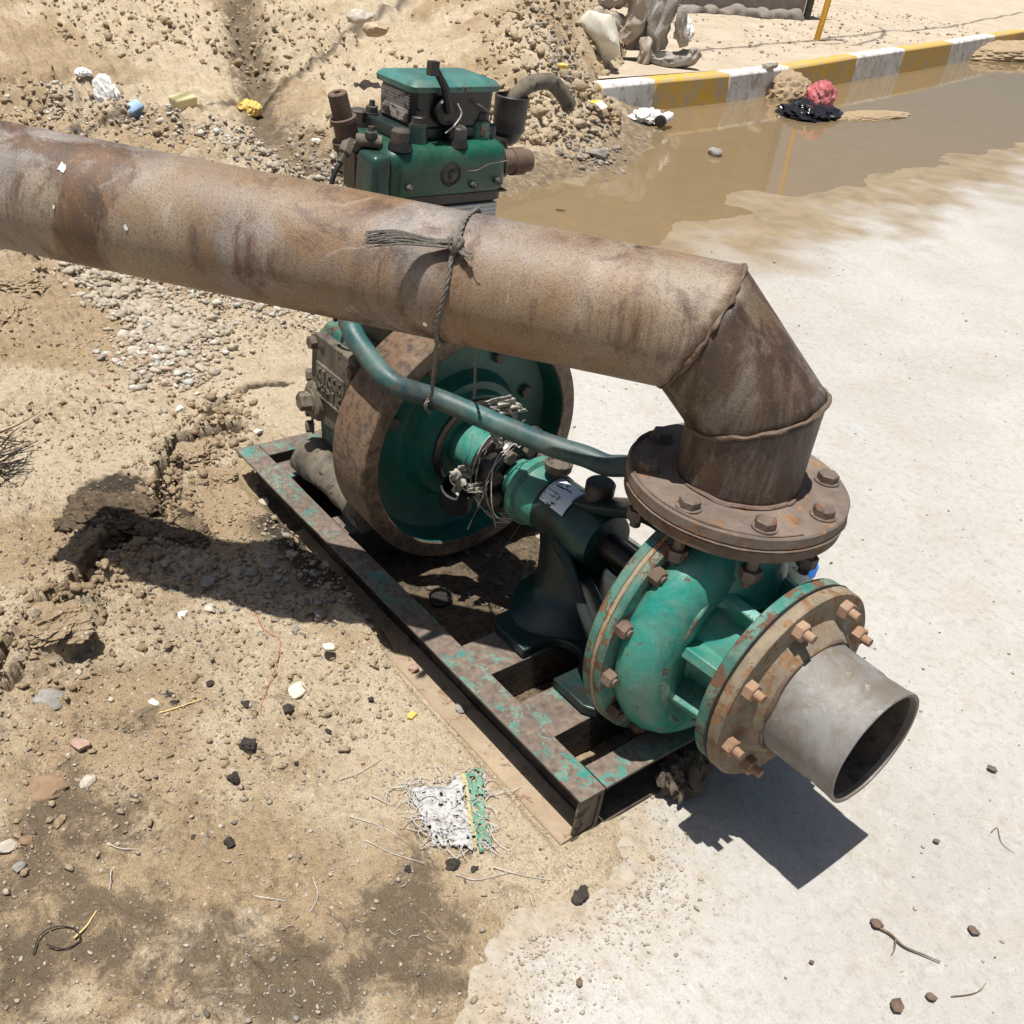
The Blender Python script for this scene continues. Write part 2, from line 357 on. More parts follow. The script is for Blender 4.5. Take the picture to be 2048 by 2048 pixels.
t = MT('rim_rust'); t.world()
v = t.mapv((0.25, 1, 1))
col = t.mix(t.ramp(t.noise(8, 8, .7), [(.35, 0), (.65, 1)]), (0.165, 0.092, 0.050), (0.20, 0.150, 0.112))
col = t.mix(t.ramp(t.noise(55, 9, .78, .4, t.mapv((1.0, .9, .9))), [(.46, 0), (.58, .85)]), col, (0.055, 0.042, 0.034))
col = t.mix(t.ramp(t.noise(90, 6, .75, .2, t.mapv((.12, 1.0, 1.0))), [(.52, 0), (.66, .4)]), col, (0.28, 0.20, 0.135))
col = t.mix(t.ramp(t.noise(11, 8, .75, .5), [(.55, 0), (.68, .45)]), col, (0.07, 0.12, 0.10))
M['rim_rust'] = t.done(col, 0.55, 0.15, t.bump(t.noise(90, 5, .7), .35, .002), 0.4)

t = MT('galvanised'); t.world()
col = t.mix(t.ramp(t.noise(11, 6, .65, .5), [(.35, 0), (.68, 1)]), (0.16, 0.155, 0.145), (0.28, 0.275, 0.26))
col = t.mix(t.ramp(t.noise(13, 9, .75, .8), [(.44, 0), (.62, .85)]), col, (0.15, 0.115, 0.085))
col = t.mix(t.ramp(t.noise(30, 6, .7), [(.60, 0), (.72, .5)]), col, (0.50, 0.49, 0.47))
M['galvanised'] = t.done(col, 0.62, 0.12, t.bump(t.noise(60, 5, .65), .25, .002), 0.5)

def simple(name, c, rough=0.7, var=0.25, sc=30, bump=0.2, metal=0.0, spec=0.4, bd=.003):
    t = MT(name)
    n = t.noise(sc, 6, 0.65)
    col = t.mix(t.ramp(n, [(0.3, 0), (0.7, 1)]), tuple(v * (1 - var) for v in c), tuple(min(1, v * (1 + var)) for v in c))
    M[name] = t.done(col, rough, metal, t.bump(t.noise(sc * 3, 4, .6), bump, bd), spec)
simple('rope_fibre', (0.15, 0.135, 0.115), 0.95, .4, 180, .4)
simple('rag_cloth', (0.34, 0.32, 0.27), 0.95, .35, 120, .5)
simple('rubber', (0.018, 0.018, 0.02), 0.55)
simple('stone_pale', (0.46, 0.41, 0.34), 0.9, .25, 40, .5)
simple('stone_white', (0.66, 0.62, 0.52), 0.85, .15, 30, .4)
simple('stone_grey', (0.25, 0.235, 0.21), 0.85, .25, 60, .4)
simple('stone_pink', (0.36, 0.24, 0.19), 0.85, .2, 50, .4)
simple('stone_orange', (0.24, 0.155, 0.095), 0.85, .25, 40, .4)
simple('stone_buff', (0.42, 0.33, 0.22), 0.9, .2, 40, .5)
simple('clod_dark', (0.035, 0.029, 0.023), 0.85, .4, 60, .6)
simple('clod_damp', (0.050, 0.038, 0.028), 0.9, .5, 45, .8, bd=.006)
simple('clod_buff', (0.37, 0.275, 0.17), 0.95, .3, 45, .8, bd=.006)
simple('foam_yellow', (0.72, 0.62, 0.33), 0.9, .1, 40, .3)
simple('wrap_white', (0.72, 0.72, 0.70), 0.5, .15, 25, .3)
simple('carton_blue', (0.36, 0.52, 0.74), 0.55, .35, 14, .2)
simple('wrap_yellow', (0.66, 0.46, 0.12), 0.6, .25, 30, .3)
simple('strip_yellow', (0.78, 0.62, 0.08), 0.5, .1, 30, .1)
simple('bag_black', (0.012, 0.012, 0.013), 0.22, .3, 40, .25, 0, .6)
simple('canvas', (0.38, 0.325, 0.265), 0.95, .22, 16, .5, bd=.01)
simple('canvas_grey', (0.34, 0.31, 0.28), 0.95, .2, 16, .5, bd=.01)
simple('sack_brown', (0.33, 0.225, 0.135), 0.95, .2, 20, .5, bd=.01)
simple('pole_yellow', (0.62, 0.33, 0.035), 0.5, .15, 30, .1)
simple('cable_black', (0.02, 0.02, 0.02), 0.6)
simple('twig_dry', (0.17, 0.12, 0.075), 0.9, .35, 90, .4)
simple('twig_dark', (0.045, 0.036, 0.03), 0.9, .35, 90, .4)
simple('straw', (0.58, 0.44, 0.19), 0.8, .2, 90, .2)
simple('thread_red', (0.36, 0.06, 0.04), 0.8, .2, 90, .2)
simple('thread_pale', (0.50, 0.47, 0.43), 0.7, .2, 60, .2)
simple('cap_blue', (0.02, 0.22, 0.78), 0.35, .1, 20, .1)
simple('wire_dark', (0.035, 0.03, 0.027), 0.6)
simple('leaf_dry', (0.13, 0.09, 0.065), 0.85, .3, 60, .3)

def glassy(name, c, rough, trans, ior=1.45):
    t = MT(name); t.b.inputs["Transmission Weight"].default_value = trans; t.b.inputs["IOR"].default_value = ior
    M[name] = t.done(c, rough, 0.0)
glassy('bottle_plastic', (0.85, 0.88, 0.9), 0.12, 0.85)
t = MT('bag_red'); t.b.inputs["Transmission Weight"].default_value = .35; t.b.inputs["IOR"].default_value = 1.2
M['bag_red'] = t.done(t.mix(t.ramp(t.noise(14, 4), [(.35, 0), (.65, 1)]), (.50, .10, .12), (.72, .30, .30)), .25, 0.0, t.bump(t.noise(35, 4), .4, .004))

# worn data plates: fine print lines on pale metal
def plate(name, c, ink, wear, sx, sz, axis=1):
    t = MT(name); t.world()
    w = t.N.new("ShaderNodeTexWave"); t.lk(t.vec, w.inputs[0]); w.bands_direction = 'Z'; w.inputs["Scale"].default_value = sz; w.inputs["Distortion"].default_value = .3
    w2 = t.N.new("ShaderNodeTexWave"); t.lk(t.vec, w2.inputs[0]); w2.bands_direction = 'Y' if axis == 1 else 'X'; w2.inputs["Scale"].default_value = sx; w2.inputs["Distortion"].default_value = 2.0; w2.inputs["Detail"].default_value = 3
    ln = t.ma('MULTIPLY', t.ramp(w.outputs[1], [(.70, 0), (.82, 1)]), t.ramp(w2.outputs[1], [(.4, 0), (.6, 1)]))
    col = t.mix(ln, c, ink)
    col = t.mix(t.ramp(t.noise(32, 9, .75, .6), [(wear, 0), (wear + .06, 1)]), col, (0.035, 0.024, 0.022))
    M[name] = t.done(col, .55, 0.0, t.bump(t.noise(80, 4), .2, .001))
plate('plate_rocker', (0.46, 0.41, 0.36), (0.06, 0.05, 0.05), .50, 60, 55, 0)
plate('plate_block', (0.55, 0.56, 0.52), (0.10, 0.10, 0.10), .66, 60, 40, 1)
t = MT('sticker'); t.world()
ln = t.ramp(t.noise(90, 3, .6, 1.2, t.mapv((.35, 1, 1), (0, 0, .4))), [(.56, 0), (.60, 1)])
reg = t.ramp(t.noise(14, 2), [(.44, 0), (.5, 1)])
M['sticker'] = t.done(t.mix(t.ma('MULTIPLY', ln, reg), (.66, .74, .80), (.05, .06, .09)), .4, 0.0)

# kerb paint, worn
def kerbpaint(name, c):
    t = MT(name); t.world()
    n = t.noise(9, 9, .72, .5); f = t.noise(80, 4, .7)
    col = t.mix(t.ramp(t.noise(3, 4), [(.3, 0), (.7, 1)]), c, tuple(v * .86 for v in c))
    col = t.mix(t.ramp(t.ma('MULTIPLY_ADD', f, .2, n), [(.61, 0), (.68, .85)]), col, (.36, .33, .28))
    col = t.mix(t.ramp(t.noise(5, 8, .7), [(.45, 0), (.70, .55)]), col, (.42, .34, .24))
    M[name] = t.done(col, .7, 0.0, t.bump(f, .3, .003), .3)
kerbpaint('kerb_white', (.70, .70, .68))
kerbpaint('kerb_yellow', (.60, .37, .055))

# earth
t = MT('earth'); t.world()
at = t.attr('masks')
big = t.noise(1.3, 5, .6); mid = t.noise(7, 7, .68, .4); fin = t.noise(60, 6, .72); gr = t.noise(260, 3, .7)
c = t.mix(t.ramp(mid, [(.32, 0), (.68, 1)]), (.385, .275, .162), (.485, .368, .230))
c = t.mix(t.ramp(big, [(.38, 0), (.62, .55)]), c, (.435, .335, .22))
c = t.mix(t.ramp(t.ma('MULTIPLY_ADD', t.ma('SUBTRACT', t.noise(17, 9, .78, .6), .5), 1.4, at[1]), [(.24, 0), (.70, .9)]), c, t.mix(t.ramp(mid, [(.3, 0), (.7, 1)]), (.545, .44, .30), (.63, .53, .385)))
c = t.mix(t.ramp(fin, [(.30, .6), (.5, 0)]), c, (.20, .142, .088))
c = t.mix(t.ramp(gr, [(.34, .5), (.46, 0)]), c, (.19, .135, .083))
c = t.mix(t.ramp(t.noise(3.6, 9, .75, .8), [(.54, 0), (.66, .35)]), c, (.29, .22, .14))
c = t.mix(t.ramp(fin, [(.60, 0), (.76, .45)]), c, (.55, .47, .36))
vc = t.vor(130, 'F1', 1)
sp = t.N.new("ShaderNodeSeparateColor"); t.L.new(vc, sp.inputs[0])
grain = t.ma('MULTIPLY', t.ramp(sp.outputs[0], [(.86, 0), (.90, 1)]), t.ramp(t.vor(130), [(.30, 1), (.42, 0)]))
c = t.mix(grain, c, t.mix(sp.outputs[1], (.20, .165, .14), (.66, .60, .50)))
rag = t.ma('MULTIPLY_ADD', t.ma('MULTIPLY', t.ma('SUBTRACT', t.noise(20, 9, .82, .8), .5), 2.3), t.ramp(at[0], [(.02, 0), (.35, 1)]), at[0])
wet = t.ramp(rag, [(.34, 0), (.70, 1)])
c = t.mix(t.ma('MULTIPLY', wet, .80), c, t.mix(t.ramp(mid, [(.3, 0), (.7, 1)]), (.085, .066, .046), (.155, .115, .072)))
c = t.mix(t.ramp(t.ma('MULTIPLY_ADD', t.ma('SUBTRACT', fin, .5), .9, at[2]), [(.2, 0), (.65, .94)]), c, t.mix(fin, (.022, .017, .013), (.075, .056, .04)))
rg = t.ma('SUBTRACT', .95, t.ma('MULTIPLY', wet, .28))
n = t.bump(gr, .8, .004); n = t.bump(t.noise(110, 5, .75), .8, .008, n); n = t.bump(fin, .7, .014, n); n = t.bump(t.noise(22, 6, .7), .35, .02, n)
M['earth'] = t.done(c, rg, 0.0, n, .25)

# concrete road
t = MT('concrete'); t.world()
at = t.attr('masks')
big = t.noise(.9, 6, .62, .5); mid = t.noise(5.5, 8, .7, .6); fin = t.noise(45, 7, .75); gr = t.noise(240, 3, .7)
c = t.mix(t.ramp(big, [(.36, 0), (.64, 1)]), (.355, .342, .318), (.44, .427, .402))
c = t.mix(t.ramp(mid, [(.34, .5), (.52, 0)]), c, (.37, .325, .26))
c = t.mix(t.ramp(t.noise(2.3, 7, .7), [(.56, 0), (.70, .55)]), c, (.40, .42, .425))
c = t.mix(t.ramp(t.noise(16, 9, .78, .8), [(.60, 0), (.70, .45)]), c, (.27, .245, .21))
c = t.mix(t.ramp(fin, [(.30, .75), (.50, 0)]), c, (.27, .24, .20))
c = t.mix(t.ramp(t.noise(26, 8, .78, 1.0), [(.52, 0), (.66, .55)]), c, (.47, .45, .415))
c = t.mix(t.ramp(t.noise(120, 3, .6), [(.62, 0), (.70, .6)]), c, (.20, .17, .13))
c = t.mix(t.ramp(t.noise(7, 3, .6, 3.0, t.mapv((1, 9, 1), (0, 0, .5))), [(.66, 0), (.70, .35)]), c, (.60, .58, .54))
c = t.mix(t.ramp(gr, [(.35, .45), (.5, 0)]), c, (.28, .255, .22))
wet = at[0]
mud = t.mix(t.ramp(mid, [(.3, 0), (.7, 1)]), (.185, .135, .078), (.31, .235, .14))
c = t.mix(t.ramp(wet, [(.25, 0), (.85, .93)]), c, mud)
c = t.mix(t.ramp(t.ma('MULTIPLY_ADD', t.ma('SUBTRACT', t.noise(34, 9, .8, .6), .5), t.ramp(at[1], [(.02, 0), (.3, 1.6)]), at[1]), [(.26, 0), (.85, .82)]), c, t.mix(t.ramp(fin, [(.3, 0), (.65, 1)]), (.22, .168, .108), (.395, .315, .215)))
rg = t.ma('SUBTRACT', .92, t.ma('MULTIPLY', wet, .42))
n = t.bump(gr, .35, .002); n = t.bump(fin, .3, .004, n)
M['concrete'] = t.done(c, rg, 0.0, n, .3)

t = MT('sand_path'); t.world()
mid = t.noise(3, 8, .7, .5); fin = t.noise(38, 6, .75)
c = t.mix(t.ramp(mid, [(.34, 0), (.66, 1)]), (.40, .325, .24), (.50, .43, .335))
c = t.mix(t.ramp(fin, [(.32, .5), (.48, 0)]), c, (.30, .23, .16))
c = t.mix(t.ramp(fin, [(.60, 0), (.7, .5)]), c, (.64, .58, .49))
M['sand_path'] = t.done(c, .95, 0.0, t.bump(fin, .6, .02), .2)

# shallow muddy water
t = MT('water'); t.world()
t.N.remove(t.b)
tr = t.N.new("ShaderNodeBsdfTransparent"); tr.inputs[0].default_value = (.80, .70, .52, 1)
mudd = t.N.new("ShaderNodeBsdfDiffuse"); mudd.inputs[0].default_value = (.36, .275, .165, 1)
m1 = t.N.new("ShaderNodeMixShader"); m1.inputs[0].default_value = .45
t.L.new(tr.outputs[0], m1.inputs[1]); t.L.new(mudd.outputs[0], m1.inputs[2])
gl = t.N.new("ShaderNodeBsdfGlossy"); gl.inputs["Roughness"].default_value = .015; gl.inputs[0].default_value = (.92, .92, .92, 1)
fr = t.N.new("ShaderNodeFresnel"); fr.inputs[0].default_value = 1.33
bn = t.bump(t.noise(9, 4, .55), .07, .01); t.L.new(bn, gl.inputs["Normal"]); t.L.new(bn, fr.inputs["Normal"])
m2 = t.N.new("ShaderNodeMixShader"); t.L.new(t.ma('MULTIPLY', fr.outputs[0], .9), m2.inputs[0]); t.L.new(m1.outputs[0], m2.inputs[1]); t.L.new(gl.outputs[0], m2.inputs[2])
t.L.new(m2.outputs[0], t.out.inputs[0]); M['water'] = t.m

# ------------------------------------------------------------------ mesh helpers
def fin_mesh(name, V, Fc, mat=None, smooth=35):
    me = bpy.data.meshes.new(name)
    me.from_pydata([tuple(map(float, v)) for v in V], [], Fc); me.update()
    if smooth:
        me.polygons.foreach_set("use_smooth", [True] * len(me.polygons))
        me.set_sharp_from_angle(angle=R(smooth))
    if mat: me.materials.append(M[mat])
    return me
def obj(name, me, parent=None, **kw):
    o = bpy.data.objects.new(name, me); COL.objects.link(o)
    if parent is not None:
        o.parent = parent
        if parent.type == 'EMPTY': o.matrix_parent_inverse = Matrix.Translation(parent.location).inverted()
    for k, v in kw.items(): o[k] = v
    return o
def thing(name, loc, label, cat, group=None):
    o = bpy.data.objects.new(name, None); COL.objects.link(o)
    o.location = loc; o.empty_display_size = .05; o['label'] = label; o['category'] = cat
    if group: o['group'] = group
    return o
def tag(o, label, cat, group=None):
    o['label'] = label; o['category'] = cat
    if group: o['group'] = group
    return o
def frame(d):
    d = np.array(d, float); d /= np.linalg.norm(d)
    a = np.array([0, 0, 1.0]) if abs(d[2]) < .9 else np.array([1.0, 0, 0])
    u = np.cross(a, d); u /= np.linalg.norm(u)
    return u, np.cross(d, u), d
class MB:
    def __init__(s): s.V = []; s.F = []
    def add(s, V, Fc):
        n = len(s.V); s.V += [tuple(v) for v in V]; s.F += [tuple(i + n for i in f) for f in Fc]; return s
    def box(s, a, b):
        x0, y0, z0 = a; x1, y1, z1 = b
        return s.add([(x0, y0, z0), (x1, y0, z0), (x1, y1, z0), (x0, y1, z0), (x0, y0, z1), (x1, y0, z1), (x1, y1, z1), (x0, y1, z1)],
                     [(0, 3, 2, 1), (4, 5, 6, 7), (0, 1, 5, 4), (1, 2, 6, 5), (2, 3, 7, 6), (3, 0, 4, 7)])
    def rings(s, rs, closed=False, cap0=True, cap1=True):
        n = len(rs[0]); k = len(rs); V = [p for r in rs for p in r]; Fc = []
        for i in range(k - 1 + (1 if closed else 0)):
            a = i * n; b = ((i + 1) % k) * n
            for j in range(n): Fc.append((a + j, a + (j + 1) % n, b + (j + 1) % n, b + j))
        if not closed:
            if cap0: Fc.append(tuple(reversed(range(n))))
            if cap1: Fc.append(tuple(range((k - 1) * n, k * n)))
        return s.add(V, Fc)
    def cyl(s, p0, p1, r0, r1=None, n=24, cap0=True, cap1=True):
        p0 = np.array(p0, float); p1 = np.array(p1, float); r1 = r0 if r1 is None else r1
        u, v, _ = frame(p1 - p0); A = [2 * math.pi * i / n for i in range(n)]
        return s.rings([[p + r * (math.cos(a) * u + math.sin(a) * v) for a in A] for p, r in ((p0, r0), (p1, r1))], False, cap0, cap1)
    def lathe(s, o, d, prof, n=48, cap0=True, cap1=True, mod=None, closed=False):
        o = np.array(o, float); u, v, d = frame(d); A = [2 * math.pi * i / n for i in range(n)]
        rs = [[o + d * t + r * (mod(a, t, r) if mod else 1) * (math.cos(a) * u + math.sin(a) * v) for a in A] for t, r in prof]
        return s.rings(rs, closed, cap0, cap1)
    def tube(s, path, rad, n=12, cap=True, wob=None):
        P = [np.array(p, float) for p in path]; rs = []
        u = None
        for i, p in enumerate(P):
            d = P[min(i + 1, len(P) - 1)] - P[max(i - 1, 0)]; d /= np.linalg.norm(d) + 1e-12
            if u is None: u, v, _ = frame(d)
            else:
                u = u - d * (u @ d); u /= np.linalg.norm(u) + 1e-12
            v = np.cross(d, u); r = rad[i] if hasattr(rad, '__len__') else rad
            rs.append([p + r * (1 if wob is None else wob(i, 2 * math.pi * j / n)) * (math.cos(2 * math.pi * j / n) * u + math.sin(2 * math.pi * j / n) * v) for j in range(n)])
        return s.rings(rs, False, cap, cap)
    def prism(s, poly, ax, a, b):      # polygon in the two other axes, extruded along ax
        o = [i for i in range(3) if i != ax]; n = len(poly); V = []
        for w in (a, b):
            for p in poly:
                q = [0, 0, 0]; q[o[0]] = p[0]; q[o[1]] = p[1]; q[ax] = w; V.append(q)
        Fc = [tuple(range(n)), tuple(range(2 * n - 1, n - 1, -1))] + [(i, i + n, (i + 1) % n + n, (i + 1) % n) for i in range(n)]
        return s.add(V, Fc)
    def mesh(s, name, mat=None, smooth=35):
        me = fin_mesh(name, s.V, s.F, mat, 0)
        bm = bmesh.new(); bm.from_mesh(me); bmesh.ops.recalc_face_normals(bm, faces=bm.faces); bm.to_mesh(me); bm.free()
        if smooth:
            me.polygons.foreach_set("use_smooth", [True] * len(me.polygons)); me.set_sharp_from_angle(angle=R(smooth))
        return me
    def build(s, name, mat, parent=None, smooth=35, bevel=0, seg=2):
        o = obj(name, s.mesh(name, mat, smooth), parent)
        if bevel:
            b = o.modifiers.new('bevel', 'BEVEL'); b.width = bevel; b.segments = seg; b.limit_method = 'ANGLE'; b.angle_limit = R(35); b.harden_normals = False
        return o
def spline(pts, n=8):
    P = [np.array(p, float) for p in pts]; P = [2 * P[0] - P[1]] + P + [2 * P[-1] - P[-2]]; out = []
    for i in range(1, len(P) - 2):
        a, b, c, d = P[i - 1:i + 3]
        for k in range(n):
            t = k / n; out.append(.5 * (2 * b + (c - a) * t + (2 * a - 5 * b + 4 * c - d) * t * t + (3 * b - a - 3 * c + d) * t ** 3))
    out.append(P[-2]); return out
def hexmesh(name, r, h, mat, washer=0.0, stud=0.0):
    m = MB(); A = [math.pi / 3 * i for i in range(6)]
    z0 = 0.0
    if washer: m.cyl((0, 0, 0), (0, 0, .003), washer, washer, 18); z0 = .003
    ring = lambda z, k: [(k * r * math.cos(a), k * r * math.sin(a), z) for a in A]
    m.rings([ring(z0, 1), ring(z0 + h * .85, 1), ring(z0 + h, .86)])
    if stud: m.cyl((0, 0, z0 + h * .9), (0, 0, z0 + h + stud), r * .5, r * .46, 12)
    return m.mesh(name, mat, 30)
rnd = random.Random(4)
def place(me, name, pos, d, parent, spin=None, sc=1.0):
    o = obj(name, me, parent)
    q = Vector(tuple(d)).to_track_quat('Z', 'Y')
    o.matrix_local = Matrix.Translation(Vector(tuple(map(float, pos)))) @ q.to_matrix().to_4x4() @ Matrix.Rotation(rnd.uniform(0, 1.05) if spin is None else spin, 4, 'Z') @ Matrix.Scale(sc, 4)
    return o

# ------------------------------------------------------------------ ground sheets
def axis_pts(lo, fine_lo, fine_hi, hi, step, grow, mid=None):
    a = list(np.arange(fine_lo, fine_hi, step))
    x = a[-1]; s = step
    while x < hi: s *= grow if mid is None or x < mid[1] else 1.06; x += s; a.append(x)
    x = a[0]; s = step; b = []
    while x > lo: s *= grow if mid is None or x > mid[0] else 1.06; x -= s; b.append(x)
    return np.array(b[::-1] + a)
def sheet(name, X, Y, zf, mat):
    gx, gy = np.meshgrid(X, Y, indexing='ij'); x = gx.ravel(); y = gy.ravel()
    z, masks = zf(x, y)
    if name == 'ground': GRID.update(x=X, y=Y, z=z.reshape(len(X), len(Y)))
    n, m = len(X), len(Y)
    me = bpy.data.meshes.new(name); me.vertices.add(n * m)
    me.vertices.foreach_set("co", np.stack([x, y, z], 1).astype(np.float32).ravel())
    i = np.arange(n - 1)[:, None] * m + np.arange(m - 1)[None, :]
    q = np.stack([i, i + m, i + m + 1, i + 1], -1).reshape(-1, 4)
    me.loops.add(q.size); me.loops.foreach_set("vertex_index", q.ravel().astype(np.int32))
    me.polygons.add(len(q)); me.polygons.foreach_set("loop_start", np.arange(0, q.size, 4, dtype=np.int32))
    me.update(calc_edges=True)
    me.polygons.foreach_set("use_smooth", np.ones(len(q), bool))
    if masks is not None:
        a = me.color_attributes.new('masks', 'FLOAT_COLOR', 'POINT')
        a.data.foreach_set("color", np.stack(list(masks) + [np.ones_like(x)], 1).astype(np.float32).ravel())
    me.materials.append(M[mat])
    o = obj(name, me); o['kind'] = 'structure'
    return o
def earth_z(x, y):
    z, w, p, o = ground(x, y); return z, (w, p, o)
sheet('ground', axis_pts(-120, -1.75, 0.22, 8, 0.0058, 1.0058, (-10, .3)), axis_pts(-60, -1.12, 0.42, 60, 0.0058, 1.0058, (-1.2, 7.0)), earth_z, 'earth')
def road_z(x, y):
    z = slab_z(x, y)
    wl = z - WATER_Z
    sdd = np.where(inside(x, y, DIRT), pdist(x, y, DIRT + [DIRT[0]]), 0)
    z = z - 0.25 * sstep(0.08, 0.35, sdd)
    w = 1 - sstep(-0.002, 0.020, wl + 0.008 * fbm(x * 4, y * 4, 4, 5))
    w = w * sstep(-1.2, -1.9, x + 0.0 * y)
    rim = np.where(inside(x, y, DIRT), 0.0, pdist(x, y, DIRT[:12]))
    mud = 1 - sstep(0.0, 0.085, rim - 0.055 * fbm(x * 13, y * 13, 4, 3))
    mud = np.maximum(mud * .9, .45 * (1 - sstep(0, .3, rim - 0.12 * fbm(x * 6, y * 6, 4, 2))))
    mud2 = sstep(.55, .9, fbm(x * 2.2, y * 2.2 + 3, 4, 2) + .3) * sstep(1.2, .2, np.hypot(x + .1, y - .5)) * .5
    return z, (w, np.clip(mud * .9 + mud2 * .4, 0, 1), 0 * x)
sheet('concrete_road', axis_pts(-16, -3.6, 0.9, 60, 0.035, 1.03), axis_pts(-20, -0.9, 4.5, 90, 0.035, 1.03), road_z, 'concrete')

# sidewalk behind the kerb: rows follow the kerb
ys = axis_pts(3.3, 4.0, 9.0, 90, 0.06, 1.04); ss = axis_pts(0.0, 0.0, 3.0, 60, 0.05, 1.05); ss = ss[ss >= 0]
V = []; nS = len(ss)
for y in ys:
    kx = kerbx(y) - 0.145
    for s_ in ss: V.append((kx - s_, y, 0))
V = np.array(V)
V[:, 2] = 0.195 + (0.02 * fbm(V[:, 0] * 1.2, V[:, 1] * 1.2, 4, 3) + 0.012 * fbm(V[:, 0] * 5, V[:, 1] * 5, 3, 5)) * sstep(0, .3, np.tile(ss, len(ys)))
Fq = [(i * nS + j, i * nS + j + 1, (i + 1) * nS + j + 1, (i + 1) * nS + j) for i in range(len(ys) - 1) for j in range(nS - 1)]
o = obj('sidewalk', fin_mesh('sidewalk', V, Fq, 'sand_path', 60)); o['kind'] = 'structure'

# puddle
ys = np.arange(0.5, 40, 0.5); V = []; Fq = []
for i, y in enumerate(ys):
    a = float(kerbx(y)) - 0.05 if y > 3 else -4.2; b = float(np.interp(y, EDGE_Y, EDGE_X)) + 0.9
    V += [(a, y, WATER_Z), (b, y, WATER_Z)]
    if i: Fq.append((2 * i - 2, 2 * i - 1, 2 * i + 1, 2 * i))
o = obj('puddle_water', fin_mesh('puddle_water', V, Fq, 'water', 0)); o['kind'] = 'structure'

# kerb: one object for each painted length
kroot = bpy.data.objects.new('kerb', None); COL.objects.link(kroot); kroot.location = (KERB[2][0], KERB[2][1], 0); kroot['kind'] = 'structure'
kh = [.185, .185, .19, .195, .20, .215, .225, .23, .235] + [.235] * 8
for i in range(len(KERB) - 1):
    (x0, y0), (x1, y1) = KERB[i], KERB[i + 1]
    d = np.array([x1 - x0, y1 - y0]); L = np.linalg.norm(d); d /= L; nrm = np.array([-d[1], d[0]])
    g = .004; a = np.array([x0, y0]) + d * g; b = np.array([x1, y1]) - d * g
    m = MB(); rs = []
    for pt, h in ((a, kh[i]), (b, kh[i + 1])):
        rs.append([(pt[0] + nrm[0] * w, pt[1] + nrm[1] * w, z) for w, z in ((0, -.12), (.012, h - .018), (.03, h), (.145, h), (.15, -.12))])
    m.rings(rs); m.build('kerb_stone', 'kerb_yellow' if i % 2 == 0 else 'kerb_white', kroot, 30, .006)

# ================================================================== the motor pump on its frame
AY, AZ = 0.0343, 0.3075           # shaft line
pump = thing('motor_pump', (-0.6, AY, 0), "green diesel engine and pump on a steel skid under a thick rusty pipe", 'water pump')
BH = 0.102                        # top of the base frame
yl, yr = -0.269, 0.338
def ax(x, dy=0.0, dz=0.0): return (x, AY + dy, AZ + dz)
hexA = hexmesh('bolt', .0172, .013, 'bolt_iron', .0205)
hexB = hexmesh('bolt', .015, .013, 'bolt_iron', 0, 0)
hexO = hexmesh('nut', .0160, .015, 'orange_bolt', 0, .015)
hexK = hexmesh('bolt', .017, .022, 'black_bolt', .02)
hexS = hexmesh('bolt', .010, .009, 'black_bolt', 0, .006)
hexM = hexmesh('bolt', .016, .016, 'muddy_iron', .02)

# --- base frame: channels open to the outside
def channel(y_out, y_in, x0, x1):
    t_ = .007; s = 1 if y_in > y_out else -1
    return [(y_out, BH - t_ * .8), (y_out, BH), (y_in, BH), (y_in, 0.0), (y_out, 0.0), (y_out, t_ * .8), (y_in - s * t_, t_ * 1.3), (y_in - s * t_, BH - t_ * 1.3)]
def bar_mesh(name, poly, axn, a, b, nseg, seed, mat, parent, amp=.0012):
    # extruded profile cut into short lengths, slightly battered
    m = MB(); o = [i for i in range(3) if i != axn]; rs = []
    for k in range(nseg + 1):
        w = a + (b - a) * k / nseg; r = []
        for (p, q) in poly:
            v = [0, 0, 0]; v[axn] = w; v[o[0]] = p + amp * float(vnoise(w * 9 + p * 40, q * 40, seed % 8)); v[o[1]] = q + amp * float(vnoise(w * 9 + q * 30 + 5, p * 40, (seed + 1) % 8)); r.append(v)
        rs.append(r)
    m.rings(rs)
    o_ = m.build(name, mat, parent, 30, .0015, 2)
    o_.data.materials.append(M['caked_mud'])
    for p_ in o_.data.polygons:
        if name != 'sole_bar' and (abs(p_.normal.z) < .6 or p_.center.z < .05): p_.material_index = 1
    return o_
bar_mesh('side_rail', channel(yl, yl + .056, 0, 1), 0, -1.256, 0.0, 60, 1, 'teal_rail', pump)
bar_mesh('side_rail', channel(yr, yr - .056, 0, 1), 0, -1.256, 0.0, 40, 2, 'teal_rail', pump)
bar_mesh('end_rail', [(0.0 - (p - yl), q) for p, q in channel(yl, yl + .056, 0, 1)], 1, yl + .058, yr - .058, 24, 3, 'teal_rail', pump)
bar_mesh('end_rail', [(-1.256 + (p - yl), q) for p, q in channel(yl, yl + .056, 0, 1)], 1, yl + .058, yr - .058, 24, 4, 'teal_rail', pump)
bar_mesh('sole_bar', [(-.289, -.012), (-.289, .007), (-.284, .0105), (-.224, .0125), (-.224, .0065), (-.267, .0062), (-.271, -.012)], 0, -1.0, -.004, 60, 6, 'sandy_bar', pump, .0018)
MB().prism([(yl + .004, .006), (yl + .049, .006), (yl + .049, BH - .006), (yl + .004, BH - .006)], 0, -.010, -.004).build('corner_plate', 'muddy_iron', pump, 30, .002)
def ucross(x0, x1):
    t_ = .008; z = BH - .003
    return [(x0, .012), (x0, z), (x1, z), (x1, .012), (x1 - t_, .012), (x1 - t_, z - t_), (x0 + t_, z - t_), (x0 + t_, .012)]
for k, (x0, x1) in enumerate(((-.2335, -.136), (-.409, -.317), (-.90, -.83), (-1.16, -1.09))):
    bar_mesh('cross_member', ucross(x0, x1), 1, yl + .058, yr - .058, 20, 5 + k, 'teal_rail', pump)
